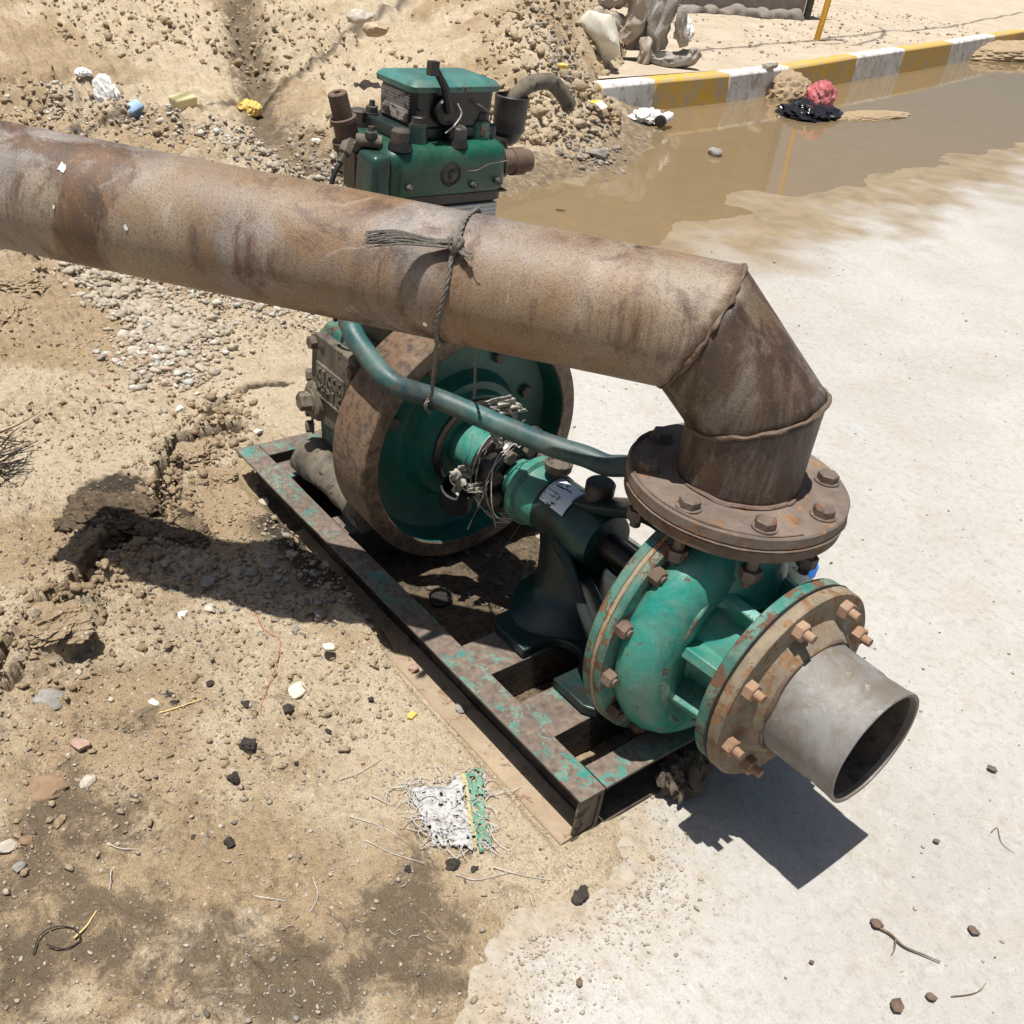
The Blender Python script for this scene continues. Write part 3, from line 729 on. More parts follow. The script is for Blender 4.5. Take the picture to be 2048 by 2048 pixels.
# pedestal foot with its round-ended slot
arc = [(-.2755 + .043 * math.cos(a), -.085 + .043 * math.sin(a)) for a in np.linspace(math.pi, 0, 14)]
poly = [(-.43, -.118), (-.405, -.135), (-.3185, -.135)] + arc + [(-.2325, -.135), (-.15, -.135), (-.125, -.118), (-.125, .19), (-.43, .19)]
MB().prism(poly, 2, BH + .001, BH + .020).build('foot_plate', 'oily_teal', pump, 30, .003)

for k, (u_, v_, w_) in enumerate(((1352, 1552, .030), (1380, 1545, .034), (1400, 1530, .026), (1372, 1575, .024))):
    c_ = on(u_, v_, 0, .012 + .008 * k); V, Fc = np.array([]), None
    bmx = bmesh.new(); bmesh.ops.create_icosphere(bmx, subdivisions=4, radius=1.0); V = np.array([v.co[:] for v in bmx.verts]); Fc = [tuple(v.index for v in f.verts) for f in bmx.faces]; bmx.free()
    nz = vnoise(V[:, 0] * 2.3 + V[:, 2] * 1.7 + k, V[:, 1] * 2.3 - V[:, 2], 2) * .45 + vnoise(V[:, 0] * 6 + V[:, 2] * 4, V[:, 1] * 6 + k, 3) * .25
    obj('mud_lump', fin_mesh('mud_lump', c_ + V * (w_ * (1 + nz))[:, None] * np.array([.8, 1, .9]), Fc, 'caked_mud', 50), pump)

# --- bearing pedestal and bearing housing
m = MB()
def ell(cx, cy, z, a, b, n=24): return [(cx + a * math.cos(t_) * (1 + .06 * math.cos(4 * t_)), cy + b * math.sin(t_) * (1 + .06 * math.cos(4 * t_)), z) for t_ in [2 * math.pi * i / n for i in range(n)]]
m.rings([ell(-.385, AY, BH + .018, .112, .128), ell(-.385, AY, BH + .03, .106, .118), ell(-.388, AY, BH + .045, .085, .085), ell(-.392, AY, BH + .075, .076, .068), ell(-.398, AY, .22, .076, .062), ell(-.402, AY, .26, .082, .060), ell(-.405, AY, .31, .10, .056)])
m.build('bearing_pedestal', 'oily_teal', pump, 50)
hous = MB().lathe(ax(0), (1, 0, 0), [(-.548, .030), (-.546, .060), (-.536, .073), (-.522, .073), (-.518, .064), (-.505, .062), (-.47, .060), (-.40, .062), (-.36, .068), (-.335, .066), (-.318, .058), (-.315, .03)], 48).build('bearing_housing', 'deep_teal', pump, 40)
MB().lathe(ax(0), (1, 0, 0), [(-.5495, .030), (-.5480, .0615), (-.5370, .0745), (-.5215, .0745), (-.5175, .0655), (-.5050, .0636), (-.4720, .0612)], 48, True, False).build('bearing_cap', 'teal', hous, 40)
# arms of the bracket that carries the pump casing, with openings between them
prof_ = spline([(-.395, .060), (-.35, .074), (-.30, .098), (-.24, .130), (-.18, .158), (-.117, .182)], 4)
for a0, a1 in ((52, 121), (186, 268), (285, 350)):
    NA = 14; V = []
    for (x_, r_) in prof_:
        for q in range(NA):
            f = q / (NA - 1); mid_ = 4 * (x_ + .395) * (-.117 - x_) / (.278 ** 2); sh_ = 12 * mid_ * (1 - 2 * f)      # the windows are wider half way along
            a = R(a0 + (a1 - a0) * f + sh_); V.append(ax(x_, r_ * math.cos(a), r_ * math.sin(a)))
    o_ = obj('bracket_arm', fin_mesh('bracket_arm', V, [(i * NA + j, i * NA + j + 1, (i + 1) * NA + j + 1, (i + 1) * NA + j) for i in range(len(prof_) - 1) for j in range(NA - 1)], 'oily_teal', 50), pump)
    sd_ = o_.modifiers.new('wall', 'SOLIDIFY'); sd_.thickness = .020; sd_.offset = 0
    bv_ = o_.modifiers.new('b', 'BEVEL'); bv_.width = .005; bv_.segments = 2; bv_.limit_method = 'ANGLE'
MB().lathe(ax(0), (1, 0, 0), [(-.32, .026), (-.20, .026), (-.20, .060), (-.15, .062), (-.15, .075), (-.118, .085)], 32).build('stuffing_box', 'greasy_black', pump, 40)
# fittings on the housing
gx = -.478
g = MB().cyl(ax(gx, 0, .058), ax(gx, 0, .075), .010, .010, 16).lathe(ax(gx, 0, .074), (0, 0, 1), [(0, .012), (.004, .026), (.020, .028), (.022, .023), (.016, .020), (.016, .001)], 28, True, False).build('grease_cup', 'muddy_iron', hous, 40)
MB().lathe(ax(-.362, 0, .060), (0, 0, 1), [(0, .020), (.004, .024), (.030, .024), (.032, .028), (.050, .028), (.054, .024)], 32).build('breather_cap', 'black_plastic', hous, 35)
# paper label wrapped over the housing
rs = []
for x in np.linspace(-.465, -.395, 8):
    rs.append([(x + .25 * (a - 1.9) * .02, AY + .0645 * math.cos(a) * (1 + .04 * (x + .47) / .07), AZ + .0645 * math.sin(a) * (1 + .04 * (x + .47) / .07)) for a in np.linspace(1.55, 2.55, 12)])
V = [p for r in rs for p in r]
lab = obj('paper_label', fin_mesh('paper_label', V, [(i * 12 + j, i * 12 + j + 1, (i + 1) * 12 + j + 1, (i + 1) * 12 + j) for i in range(7) for j in range(11)], 'sticker', 60), hous)
sd_ = lab.modifiers.new('s', 'SOLIDIFY'); sd_.thickness = .0006

# --- shaft coupling
cp = MB()
cp.lathe(ax(0), (1, 0, 0), [(-.552, .020), (-.55, .040), (-.588, .042), (-.589, .084), (-.600, .090), (-.614, .090), (-.616, .074), (-.628, .074), (-.629, .084), (-.636, .086), (-.644, .084), (-.645, .070), (-.654, .070), (-.655, .066), (-.66, .02)], 48)
cp = cp.build('shaft_coupling', 'greasy_black', pump, 35)
MB().lathe(ax(0), (1, 0, 0), [(-.552, .034), (-.556, .0445), (-.582, .0455), (-.586, .036)], 32).build('collar', 'teal', cp, 35)
for a in (30, 75, 120, 165, 210, 255, 300, 345):
    if a in (300,): continue
    place(hexB, 'bolt', ax(-.588, .066 * math.cos(R(a)), .066 * math.sin(R(a))), (1, 0, 0), cp)
MB().lathe(ax(0), (1, 0, 0), [(-.655, .03), (-.656, .058), (-.70, .060), (-.742, .062), (-.742, .03)], 40).build('coupling_hub', 'teal', cp, 35)

# --- flywheel
fw = MB().lathe(ax(0), (1, 0, 0), [(-.732, .2736), (-.735, .2765), (-.85, .2765), (-.855, .2736), (-.855, .06)], 112, False, True)
fw.lathe(ax(0), (1, 0, 0), [(-.732, .2736), (-.7315, .2705), (-.7315, .2425), (-.735, .2395)], 112, False, False)
fw = fw.build('flywheel', 'rim_rust', pump, 30)
MB().lathe(ax(0), (1, 0, 0), [(-.734, .2400), (-.762, .2385), (-.790, .232), (-.797, .215), (-.797, .165), (-.792, .150), (-.775, .138), (-.760, .134), (-.758, .118), (-.742, .112), (-.738, .09), (-.738, .05)], 96, False, True).build('flywheel_disc', 'disc_teal', fw, 35)
ring = MB().lathe(ax(0), (1, 0, 0), [(-.757, .106), (-.724, .104), (-.722, .099), (-.724, .094), (-.75, .093)], 64, False, False).build('hub_ring', 'greasy_black', fw, 40)
for a in (62, 20, 118, 160): place(hexB, 'bolt', ax(-.797, .185 * math.cos(R(a)), .185 * math.sin(R(a))), (1, 0, 0), fw)
# rubber sleeve hanging under the coupling
MB().lathe((-.655, AY - .10, .235), (.25, -.15, .9), [(0, .034), (.052, .036), (.054, .032), (.02, .030), (.02, .001)], 28, True, False).build('rubber_sleeve', 'rubber', cp, 40)

# --- crankcase
m = MB()
def rrect(x0, x1, y0, y1, z, r, n=4):
    P = []
    for cx, cy, a0 in ((x1 - r, y1 - r, 0), (x0 + r, y1 - r, 90), (x0 + r, y0 + r, 180), (x1 - r, y0 + r, 270)):
        for k in range(n + 1): P.append((cx + r * math.cos(R(a0 + 90 * k / n)), cy + r * math.sin(R(a0 + 90 * k / n)), z))
    return P
m.rings([rrect(-1.105, -.865, -.130, .215, .125, .02), rrect(-1.10, -.87, -.135, .21, .20, .02), rrect(-1.10, -.872, -.145, .21, .30, .018), rrect(-1.095, -.875, -.145, .21, .45, .018), rrect(-1.085, -.885, -.135, .20, .474, .018)])
cc = m.build('crankcase', 'teal_worn', pump, 35)
# side cover with raised casting marks
m = MB(); m.prism([(-1.078, .30), (-1.078, .452), (-1.062, .464), (-.905, .464), (-.892, .452), (-.892, .33), (-.93, .268), (-1.03, .262)], 1, -.168, -.143)
cov = m.build('inspection_cover', 'muddy_iron', cc, 30, .004, 3)
m = MB(); m.prism([(-1.052, .325), (-1.052, .405), (-.935, .405), (-.935, .325)], 1, -.1725, -.166)
rg_ = m.build('raised_panel', 'muddy_iron', cov, 30, .003, 2)
glyph = MB(); rr = random.Random(11)
for row, z0 in enumerate((.372, .337)):
    for k in range(5):
        x = -1.040 + k * .021 + rr.uniform(-.002, .002); h = .024
        st = rr.choice([[(0, 0, 0, 1), (0, 1, .7, .6), (.7, .6, 0, .5)], [(0, 0, 0, 1), (.7, 0, .7, 1), (0, .5, .7, .5)], [(0, 0, .35, 1), (.35, 1, .7, 0)], [(0, 1, .7, 1), (.35, 1, .35, 0)], [(0, 0, .7, 1), (0, 1, .7, 0)]])
        for (a, b, c_, d_) in st:
            glyph.tube([(x + a * .016, -.1735, z0 + b * h), (x + c_ * .016, -.1735, z0 + d_ * h)], .0024, 6)
glyph.tube([(-1.046, -.1735, .330), (-.945, -.1735, .330)], .0022, 6)
glyph.build('casting_mark', 'muddy_iron', cov, 50)
for x, z in ((-1.066, .440), (-.905, .440), (-1.060, .318), (-.905, .345)): place(hexB, 'bolt', (x, -.168, z), (0, -1, 0), cov)
# filler boss with plug
b0 = MB().lathe((-1.058, -.140, .302), (-.12, -1, .05), [(0, .050), (.024, .048), (.030, .043), (.034, .043), (.038, .037)], 32).build('filler_boss', 'muddy_iron', cc, 40)
place(hexmesh('plug', .022, .024, 'muddy_iron', .027), 'plug', (-1.062, -.178, .304), (-.12, -1, .05), b0)
for x, z in ((-1.098, .345), (-1.100, .255), (-1.098, .215), (-1.085, .165)): place(hexM, 'bolt', (x, -.150, z), (-.35, -1, 0), cc, sc=.9)
# mud-caked feet
m = MB(); rs = []
for k in range(15):
    f = k / 14; x = -1.10 + .285 * f; r = []
    for j in range(16):
        a = 2 * math.pi * j / 16; yy = -.150 + .058 * math.cos(a) * (1 + .12 * float(vnoise(x * 30, a * 2, 2))); zz = .135 + .045 * math.sin(a) * (1 + .18 * float(vnoise(x * 26 + 4, a * 2, 3))) + .012 * math.sin(f * 3)
        r.append((x + .008 * float(vnoise(a * 3, f * 9, 1)), yy, max(zz, BH + .001)))
    rs.append(r)
m.rings(rs); m.build('engine_foot', 'muddy_iron', cc, 60)
MB().box((-1.10, .15, BH + .001), (-.85, .26, BH + .05)).build('engine_foot', 'muddy_iron', cc, 30, .01, 3)
MB().lathe((0, AY, AZ), (1, 0, 0), [(-.88, .105), (-.858, .10)], 40).build('crank_seal', 'greasy_black', cc, 40)

# --- cylinder block, head, rocker box
m = MB(); m.rings([rrect(-1.075, -.895, -.09, .165, .470, .02), rrect(-1.07, -.90, -.085, .158, .50, .02), rrect(-1.07, -.90, -.085, .158, .768, .02), rrect(-1.08, -.893, -.10, .163, .772, .02), rrect(-1.08, -.893, -.10, .163, .788, .02)])
blk = m.build('cylinder_block', 'greasy_black', pump, 35)
MB().prism([(.018, .640), (.150, .640), (.150, .766), (.018, .766)], 0, -.901, -.893).build('data_plate', 'plate_block', blk, 30, .002)
m = MB(); m.rings([rrect(-1.09, -.888, -.108, .160, .790, .022, 5), rrect(-1.095, -.882, -.118, .164, .802, .026, 5), rrect(-1.095, -.882, -.122, .166, .858, .030, 5), rrect(-1.09, -.886, -.118, .162, .874, .030, 5), rrect(-1.075, -.902, -.100, .148, .884, .022, 5)])
head = m.build('cylinder_head', 'head_green', pump, 60)
em = MB().lathe((-.884, .020, .832), (1, 0, 0), [(0, .024), (.004, .024), (.007, .019), (.005, .015), (.005, .010), (.008, .006), (.008, .001)], 28).build('emblem', 'greasy_black', head, 40)
MB().prism([(-.885, .79), (-.885, .872), (-.95, .872), (-.955, .79)], 1, -.152, -.112).build('port_boss', 'deep_teal', head, 30, .010, 3)
for x, y in ((-.905, -.085), (-.908, .045), (-1.06, -.08), (-1.06, .13)):
    hb = MB().cyl((x, y, .878), (x, y, .892), .024, .020, 24).build('bolt_boss', 'greasy_black', head, 40)
    place(hexmesh('head_bolt', .0195, .022, 'black_bolt', 0), 'head_bolt', (x, y, .892), (0, 0, 1), hb)
for x, y, mt in ((-.925, -.035, 'deep_teal'), (-.935, .120, 'teal_worn')):
    pb = MB().cyl((x, y, .880), (x, y, .915), .021, .018, 24).build('pedestal_boss', mt, head, 40)
    place(hexmesh('head_bolt', .013, .013, 'black_bolt', .015, .010), 'head_bolt', (x, y, .915), (0, 0, 1), pb)
MB().box((-1.088, -.112, .7885), (-.8855, .1655, .7915)).build('head_gasket', 'weld_rust', head, 30)
for y, z in ((-.075, .812), (.075, .808), (.135, .812)): place(hexS, 'nut', (-.882, y, z), (1, 0, 0), head, sc=.8)
MB().tube(spline([(-.884, .045, .838), (-.8825, .08, .836), (-.8825, .11, .846), (-.8835, .155, .850)], 6), .0016, 6).build('casting_seam', 'muddy_iron', head, 60)
MB().tube(spline([(-.93, -.10, .74), (-.905, -.128, .79), (-.915, -.14, .84), (-.955, -.15, .862)], 6), .004, 8).build('oil_pipe', 'weld_rust', head, 60)
MB().tube(spline([(-.93, .135, .905), (-.915, .128, .93), (-.913, .105, .945), (-.925, .085, .955)], 6), .0018, 6).build('tie_wire', 'muddy_iron', head, 60)
MB().tube(spline([(-1.02, -.118, .80), (-1.0, -.135, .72), (-.99, -.14, .62), (-1.0, -.14, .50)], 6), .009, 8).build('push_rod_cover', 'greasy_black', head, 60)
# rocker box
m = MB(); m.box((-1.062, -.075, .884), (-.93, .158, .908)); base = m.build('rocker_base', 'oily_teal', pump, 30, .004)
place(hexmesh('head_bolt', .012, .012, 'black_bolt', .014, .010), 'head_bolt', (-1.045, -.062, .908), (0, 0, 1), base)
m = MB(); m.rings([rrect(-1.045, -.930, -.045, .142, .909, .012), rrect(-1.045, -.928, -.046, .143, .972, .012)]); rbx = m.build('rocker_box', 'greasy_black', pump, 35)
m = MB(); m.rings([rrect(-1.055, -.918, -.055, .152, .972, .016), rrect(-1.056, -.917, -.056, .153, .982, .016), rrect(-1.048, -.925, -.048, .145, .990, .014), rrect(-1.02, -.95, -.02, .118, .9935, .01)])
lid = m.build('lid', 'lid_teal', rbx, 50)
MB().prism([(-1.036, .914), (-1.036, .966), (-.940, .966), (-.940, .914)], 1, -.049, -.0445).build('data_plate', 'plate_rocker', rbx, 30, .001)
lv = MB().lathe((-.932, .022, .938), (1, -.1, 0), [(0, .026), (.014, .026), (.022, .022), (.024, .008)], 28).build('decompression_lever', 'greasy_black', rbx, 40)
MB().tube([(-.905, .020, .940), (-.902, .004, .985), (-.905, -.020, 1.018)], [.0085, .0075, .007], 10).box((-.911, -.034, 1.006), (-.896, -.016, 1.030)).build('lever_arm', 'greasy_black', lv, 40)
MB().tube(spline([(-.905, .038, .955), (-.900, .045, .938), (-.899, .032, .92), (-.898, .010, .905)], 5), .0016, 6).build('tie_wire', 'thread_pale', lv, 60)
# injector on the left of the head
m = MB().lathe((-.975, -.150, .868), (-.02, -.30, 1), [(0, .030), (.015, .030), (.018, .022), (.045, .021), (.047, .025), (.055, .025), (.056, .0185), (.098, .0175), (.100, .0155), (.100, .007), (.09, .006)], 28, True, True)
inj = m.build('injector', 'weld_rust', pump, 35)
MB().box((-1.00, -.150, .79), (-.95, -.112, .876)).build('injector_flange', 'greasy_black', inj, 30, .006)
MB().tube([(-.955, -.150, .886), (-.93, -.11, .885)], .012, 10).build('clamp', 'muddy_iron', inj, 40)
place(hexS, 'nut', (-.938, -.128, .893), (0, 0, 1), inj, sc=1.3)
MB().lathe((-.960, -.158, .888), (.25, -.5, -.72), [(0, .009), (.012, .013), (.030, .013), (.034, .009), (.05, .008)], 6).build('pipe_nut', 'muddy_iron', inj, 20)
MB().tube(spline([(-.948, -.182, .852), (-.944, -.196, .835), (-.945, -.207, .80), (-.955, -.205, .74), (-.975, -.19, .64), (-.985, -.165, .52)], 6), .0045, 8).build('fuel_line', 'cable_black', inj, 60)
# expansion cup with bent pipe, and the water outlet stub
m = MB().lathe((-.985, .232, .862), (0, .02, 1), [(-.01, .012), (.0, .024), (.016, .030), (.018, .033), (.086, .036), (.088, .033), (.050, .030), (.050, .001)], 32, True, False)
cup = m.build('oil_filler_cup', 'black_plastic', pump, 35)
MB().tube(spline([(-.985, .226, .900), (-.983, .240, .945), (-.98, .275, .972), (-.975, .325, .975), (-.97, .365, .945), (-.968, .378, .928)], 7), .0165, 16).build('bent_pipe', 'muddy_iron', cup, 60)
MB().box((-1.01, .16, .845), (-.955, .215, .872)).build('cup_bracket', 'greasy_black', cup, 30, .006)
MB().lathe((-.915, .158, .838), (0, 1, 0), [(0, .030), (.008, .030), (.009, .022), (.030, .0235), (.032, .027), (.060, .0275), (.064, .0225), (.078, .0225), (.080, .018), (.05, .016)], 28, True, True).build('water_outlet_stub', 'weld_rust', pump, 35)
m = MB().tube(spline([(-.93, -.105, .80), (-.935, -.118, .76), (-.94, -.12, .70)], 5), .010, 10); m.build('push_rod_tube', 'greasy_black', blk, 50)

# --- cooling pipe from the pump to the engine
pts = [(-.945, -.105, .755), (-.925, -.165, .70), (-.895, -.198, .635), (-.862, -.205, .567), (-.795, -.205, .532), (-.712, -.195, .507), (-.667, -.12, .479), (-.554, -.06, .466), (-.455, -.02, .464), (-.40, .02, .459), (-.36, .04, .456), (-.319, .06, .469), (-.24, .08, .478), (-.17, .085, .47)]
MB().tube(spline(pts, 6), .0205, 18).build('cooling_pipe', 'tube_teal', pump, 60)

# --- pump casing
def volm(a, t_, r):
    g = (math.cos(a - 2.2) * .5 + .5)
    return 1 + .055 * g * sstep(.12, .2, r)
cas = MB().lathe(ax(0), (1, 0, 0), [(-.075, .196), (-.066, .203), (-.050, .208), (-.034, .206), (-.018, .198), (-.005, .182), (.002, .160), (.001, .142), (-.006, .126), (-.010, .108), (-.004, .101), (.02, .099), (.078, .101)], 72, False, False, volm)
nk = spline([(-.040, AY + .00, .40), (-.052, AY + .004, .46), (-.075, AY + .012, .51), (-.095, .052, .552)], 5)
cas.tube(nk, list(np.linspace(.086, .080, len(nk))), 40, False)
cas = cas.build('pump_casing', 'teal', pump, 45)
MB().lathe(ax(0), (1, 0, 0), [(-.118, .09), (-.118, .232), (-.114, .2365), (-.099, .2365), (-.097, .233)], 88, False, False).build('casing_cover', 'teal_worn', cas, 35)
MB().lathe(ax(0), (1, 0, 0), [(-.0975, .2335), (-.097, .2372), (-.0935, .2385), (-.090, .2372), (-.0895, .2335)], 110, False, False, lambda a, t_, r: 1 + .006 * float(vnoise(a * 14, t_ * 300, 2))).build('casing_gasket', 'gasket_edge', cas, 60)
MB().lathe(ax(0), (1, 0, 0), [(-.0895, .234), (-.088, .2365), (-.078, .2365), (-.075, .2335), (-.075, .19)], 88, False, False).build('casing_flange', 'teal_worn', cas, 35)
cb = hexmesh('casing_bolt', .0145, .019, 'weld_rust', 0, .004)
for k in range(14):
    a = 360 / 14 * k + 8
    if 55 < a < 125: continue
    place(cb, 'bolt', ax(-.075, .2205 * math.cos(R(a)), .2205 * math.sin(R(a))), (1, 0, 0), cas)
# rough weld bead round the front of the volute
def bead(path, r, name, mat, parent, amp=.45, n=8, seed=3):
    rr_ = [r * (1 + amp * float(vnoise(i * .08, seed * 3.1, seed))) for i in range(len(path))]
    path = [np.array(p) + r * .5 * np.array([float(vnoise(i * .13, 3, seed)), float(vnoise(i * .13, 9, seed)), float(vnoise(i * .13, 15, seed))]) for i, p in enumerate(path)]
    return MB().tube(path, rr_, n, True, lambda i, a: 1 + .22 * float(vnoise(i * .12, a * 1.6, seed + 1))).build(name, mat, parent, 60)
bead([np.array(ax(-.002, .163 * math.cos(a), .163 * math.sin(a))) for a in np.linspace(R(95), R(262), 90)], .0095, 'weld_seam', 'teal_worn', cas, .9)
# ribs between casing and suction flange
for a in (28, 73, 118, 163, 208, 253, 298, 343):
    c_, s_ = math.cos(R(a)), math.sin(R(a)); u = np.array([0, c_, s_]); w = np.array([0, -s_, c_]); t_ = .0095
    prof = [(-.012, .095), (-.012, .150), (.079, .140), (.079, .095)]
    V = [np.array(ax(x)) + u * r + w * q for q in (-t_, t_) for x, r in prof]
    MB().add(V, [(0, 1, 2, 3), (7, 6, 5, 4), (0, 4, 5, 1), (1, 5, 6, 2), (2, 6, 7, 3), (3, 7, 4, 0)]).build('rib', 'teal', cas, 30, .0025)
# --- suction side
sf0 = MB().lathe(ax(0), (1, 0, 0), [(.0765, .090), (.0765, .172), (.079, .1752), (.0965, .1752), (.0985, .173), (.0985, .09)], 88, False, False).build('pump_flange', 'teal_worn', pump, 35)
MB().lathe(ax(0), (1, 0, 0), [(.0985, .172), (.0988, .1762), (.1003, .1775), (.1018, .1762), (.102, .172)], 96, False, False, lambda a, t_, r: 1 + .004 * float(vnoise(a * 9, 2, 3))).build('gasket', 'rubber', sf0, 60)
sf = MB().lathe(ax(0), (1, 0, 0), [(.102, .10), (.102, .1735), (.1045, .1761), (.1205, .1761), (.1235, .1735), (.1235, .126), (.1265, .1235), (.134, .119), (.146, .109), (.150, .1045)], 96, False, False, lambda a, t_, r: 1 + .004 * float(vnoise(a * 5, t_ * 60, 4))).build('suction_flange', 'suction_flange', pump, 40)
for k in range(8):
    a = R(45 * k + 20)
    o_ = place(hexO, 'nut', ax(.1235, .150 * math.cos(a), .150 * math.sin(a)), (1, 0, 0), sf)
bead([np.array(ax(.148, .1035 * math.cos(a), .1035 * math.sin(a))) for a in np.linspace(0, 2 * math.pi, 120)], .006, 'weld_seam', 'weld_rust', sf, .6)
def mouth(a, t_, r): return 1 + .006 * float(vnoise(a * 2, t_ * 20, 5)) + (.010 * float(vnoise(a * 4, 7, 1)) if t_ > .265 else 0)
sp_ = MB().lathe(ax(0), (1, 0, 0), [(.142, .1015), (.16, .1003), (.205, .0997), (.222, .0995), (.2255, .0983), (.231, .0979), (.240, .0981), (.245, .0991), (.262, .0992), (.272, .1000), (.2775, .1008), (.2792, .0995), (.2785, .0945), (.262, .0938), (.16, .0935), (.10, .0935)], 96, False, False, mouth).build('suction_pipe', 'galvanised', pump, 35)
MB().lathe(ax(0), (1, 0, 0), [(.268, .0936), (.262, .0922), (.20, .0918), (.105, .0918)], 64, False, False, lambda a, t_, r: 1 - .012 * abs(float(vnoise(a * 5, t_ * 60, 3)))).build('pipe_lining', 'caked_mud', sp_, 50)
MB().lathe(ax(.02), (1, 0, 0), [(0, .094), (.001, .001)], 40, False, False).build('inner_block_plate', 'greasy_black', sp_, 40)  # dark plate added inside to block the open casing and shade the bore

# --- discharge: flanges, riser, mitred elbow, long pipe
DC = np.array([-.0954, .0516, .5768])
def dz(z): return (DC[0], DC[1], z)
MB().lathe(dz(0), (0, 0, 1), [(.530, .07), (.530, .172), (.533, .1755), (.549, .1755), (.552, .173), (.552, .07)], 88, False, False).build('neck_flange', 'weld_rust', pump, 35)
df = MB().lathe(dz(0), (0, 0, 1), [(.5555, .09), (.5555, .1745), (.558, .1770), (.574, .1770), (.5768, .1745), (.5768, .09)], 110, False, False, lambda a, t_, r: 1 + .0025 * float(vnoise(a * 7, 2, 4))).build('discharge_flange', 'rust_flange', pump, 35)
MB().lathe(dz(0), (0, 0, 1), [(.552, .172), (.5525, .1775), (.5538, .1792), (.5552, .1775), (.5555, .172)], 110, False, False, lambda a, t_, r: 1 + .006 * float(vnoise(a * 16, 2, 3))).build('gasket', 'weld_rust', df, 60)
bead([np.array(dz(.578)) + .1715 * np.array([math.cos(a), math.sin(a), 0]) for a in np.linspace(R(190), R(345), 80)], .0030, 'weld_seam', 'weld_rust', df, .8)
stud = MB().cyl((0, 0, 0), (0, 0, -.060), .0095, .009, 14).lathe((0, 0, -.046), (0, 0, 1), [(0, .017), (.018, .017)], 6).mesh('stud', 'bolt_iron', 30)
for k in range(8):
    a = R(45 * k + 11); p_ = np.array(dz(.5768)) + .148 * np.array([math.cos(a), math.sin(a), 0])
    place(hexA, 'bolt', p_, (0, 0, 1), df)
    so = obj('stud', stud, df); so.location = (p_[0], p_[1], .530)
PR = .0984
J2 = np.array([-.0971, .0505, .6963]); J1 = np.array([-.1815, -.0186, .8061]); PD = np.array([-.77399, -.63317, .00606]); PD /= np.linalg.norm(PD)
UP = np.array([0, 0, 1.0]); MD = (J1 - J2) / np.linalg.norm(J1 - J2)
NP = 96
th = np.linspace(0, 2 * math.pi, NP, endpoint=False)
E1 = np.array([PD[0], PD[1], 0]); E1 /= np.linalg.norm(E1); E2 = np.cross(UP, E1)
n2 = UP + MD; n1 = MD + PD; PEND = 1.25
def line_plane(p, d, q, n): return p + d * ((q - p) @ n / (d @ n))
base_ring = [np.array([J2[0], J2[1], .574]) + PR * (math.cos(a) * E1 + math.sin(a) * E2) for a in th]
ring2 = [line_plane(p, UP, J2, n2) for p in base_ring]
ring1 = [line_plane(p, MD, J1, n1) for p in ring2]
end = J1 + PD * PEND
ring0 = [line_plane(p, PD, end, PD) for p in ring1]
def loft(a, b, k, dent=.0, seed=1):
    rs = []
    for i in range(k + 1):
        f = i / k
        r = [p * (1 - f) + q * f for p, q in zip(a, b)]
        if dent and 0 < i < k:
            c = sum(r) / len(r)
            r = [c + (p - c) * (1 + dent * float(vnoise(f * 7, math.cos(t_) * 1.5, seed) * .5 + vnoise(f * 16, math.sin(t_) * 3, seed + 1) * .5)) for p, t_ in zip(r, th)]
        rs.append(r)
    return rs
def pipe_part(name, rs, mat):
    o_ = MB().rings(rs, False, False, False).build(name, mat, pump, 40)
    s_ = o_.modifiers.new('wall', 'SOLIDIFY'); s_.thickness = .006; s_.offset = -1
    return o_
riser = pipe_part('riser_pipe', loft(base_ring, ring2, 10, .003, 2), 'elbow_rust')
elb = pipe_part('elbow_segment', loft(ring2, ring1, 10, .004, 3), 'elbow_rust')
dp = pipe_part('discharge_pipe', loft(ring1, ring0, 70, .007, 4), 'pipe')
def seam(r, name, par, w, seed):
    pts_ = [p + (p - sum(r) / len(r)) * .004 for p in r]; pts_ = pts_ + [pts_[0]]
    P = spline(pts_, 4)
    return bead(P, w, name, 'weld_rust', par, .55, 8, seed)
seam(ring2, 'weld_seam', elb, .0036, 2)
seam(ring1, 'weld_seam', dp, .0032, 4)
bead([np.array([J2[0], J2[1], .578]) + PR * 1.02 * np.array([math.cos(a), math.sin(a), 0]) for a in np.linspace(0, 2 * math.pi, 160)], .004, 'weld_seam', 'weld_rust', riser, .7)
# flakes of pale paint stuck to the pipe
def pipe_hit(u, v):
    d = ray(u, v); w = CAM - J1
    a = d - PD * (d @ PD); b = w - PD * (w @ PD)
    A, B, Cc = a @ a, 2 * a @ b, b @ b - PR * PR
    D_ = B * B - 4 * A * Cc
    if D_ < 0: return CAM + d * (-B / (2 * A))
    return CAM + d * ((-B - math.sqrt(D_)) / (2 * A))
for (u, v, s_) in ((124, 336, .011), (108, 455 - 40, .004), (252, 455, .006), (850, 648, .007)):
    c_ = pipe_hit(u, v); ctr = J1 + PD * ((c_ - J1) @ PD); nn = (c_ - ctr) / np.linalg.norm(c_ - ctr); uu, vv, _ = frame(nn)
    rr = random.Random(u); pg = []
    for k in range(9):
        a = 2 * math.pi * k / 9; q = s_ * rr.uniform(.45, 1.1); p_ = c_ + uu * math.cos(a) * q * .6 + vv * math.sin(a) * q
        cc_ = J1 + PD * ((p_ - J1) @ PD); pg.append(cc_ + (p_ - cc_) / np.linalg.norm(p_ - cc_) * (PR + .0006))
    MB().rings([pg, [p_ + nn * .0008 for p_ in pg]]).build('paint_fleck', 'wrap_white', dp, 30)

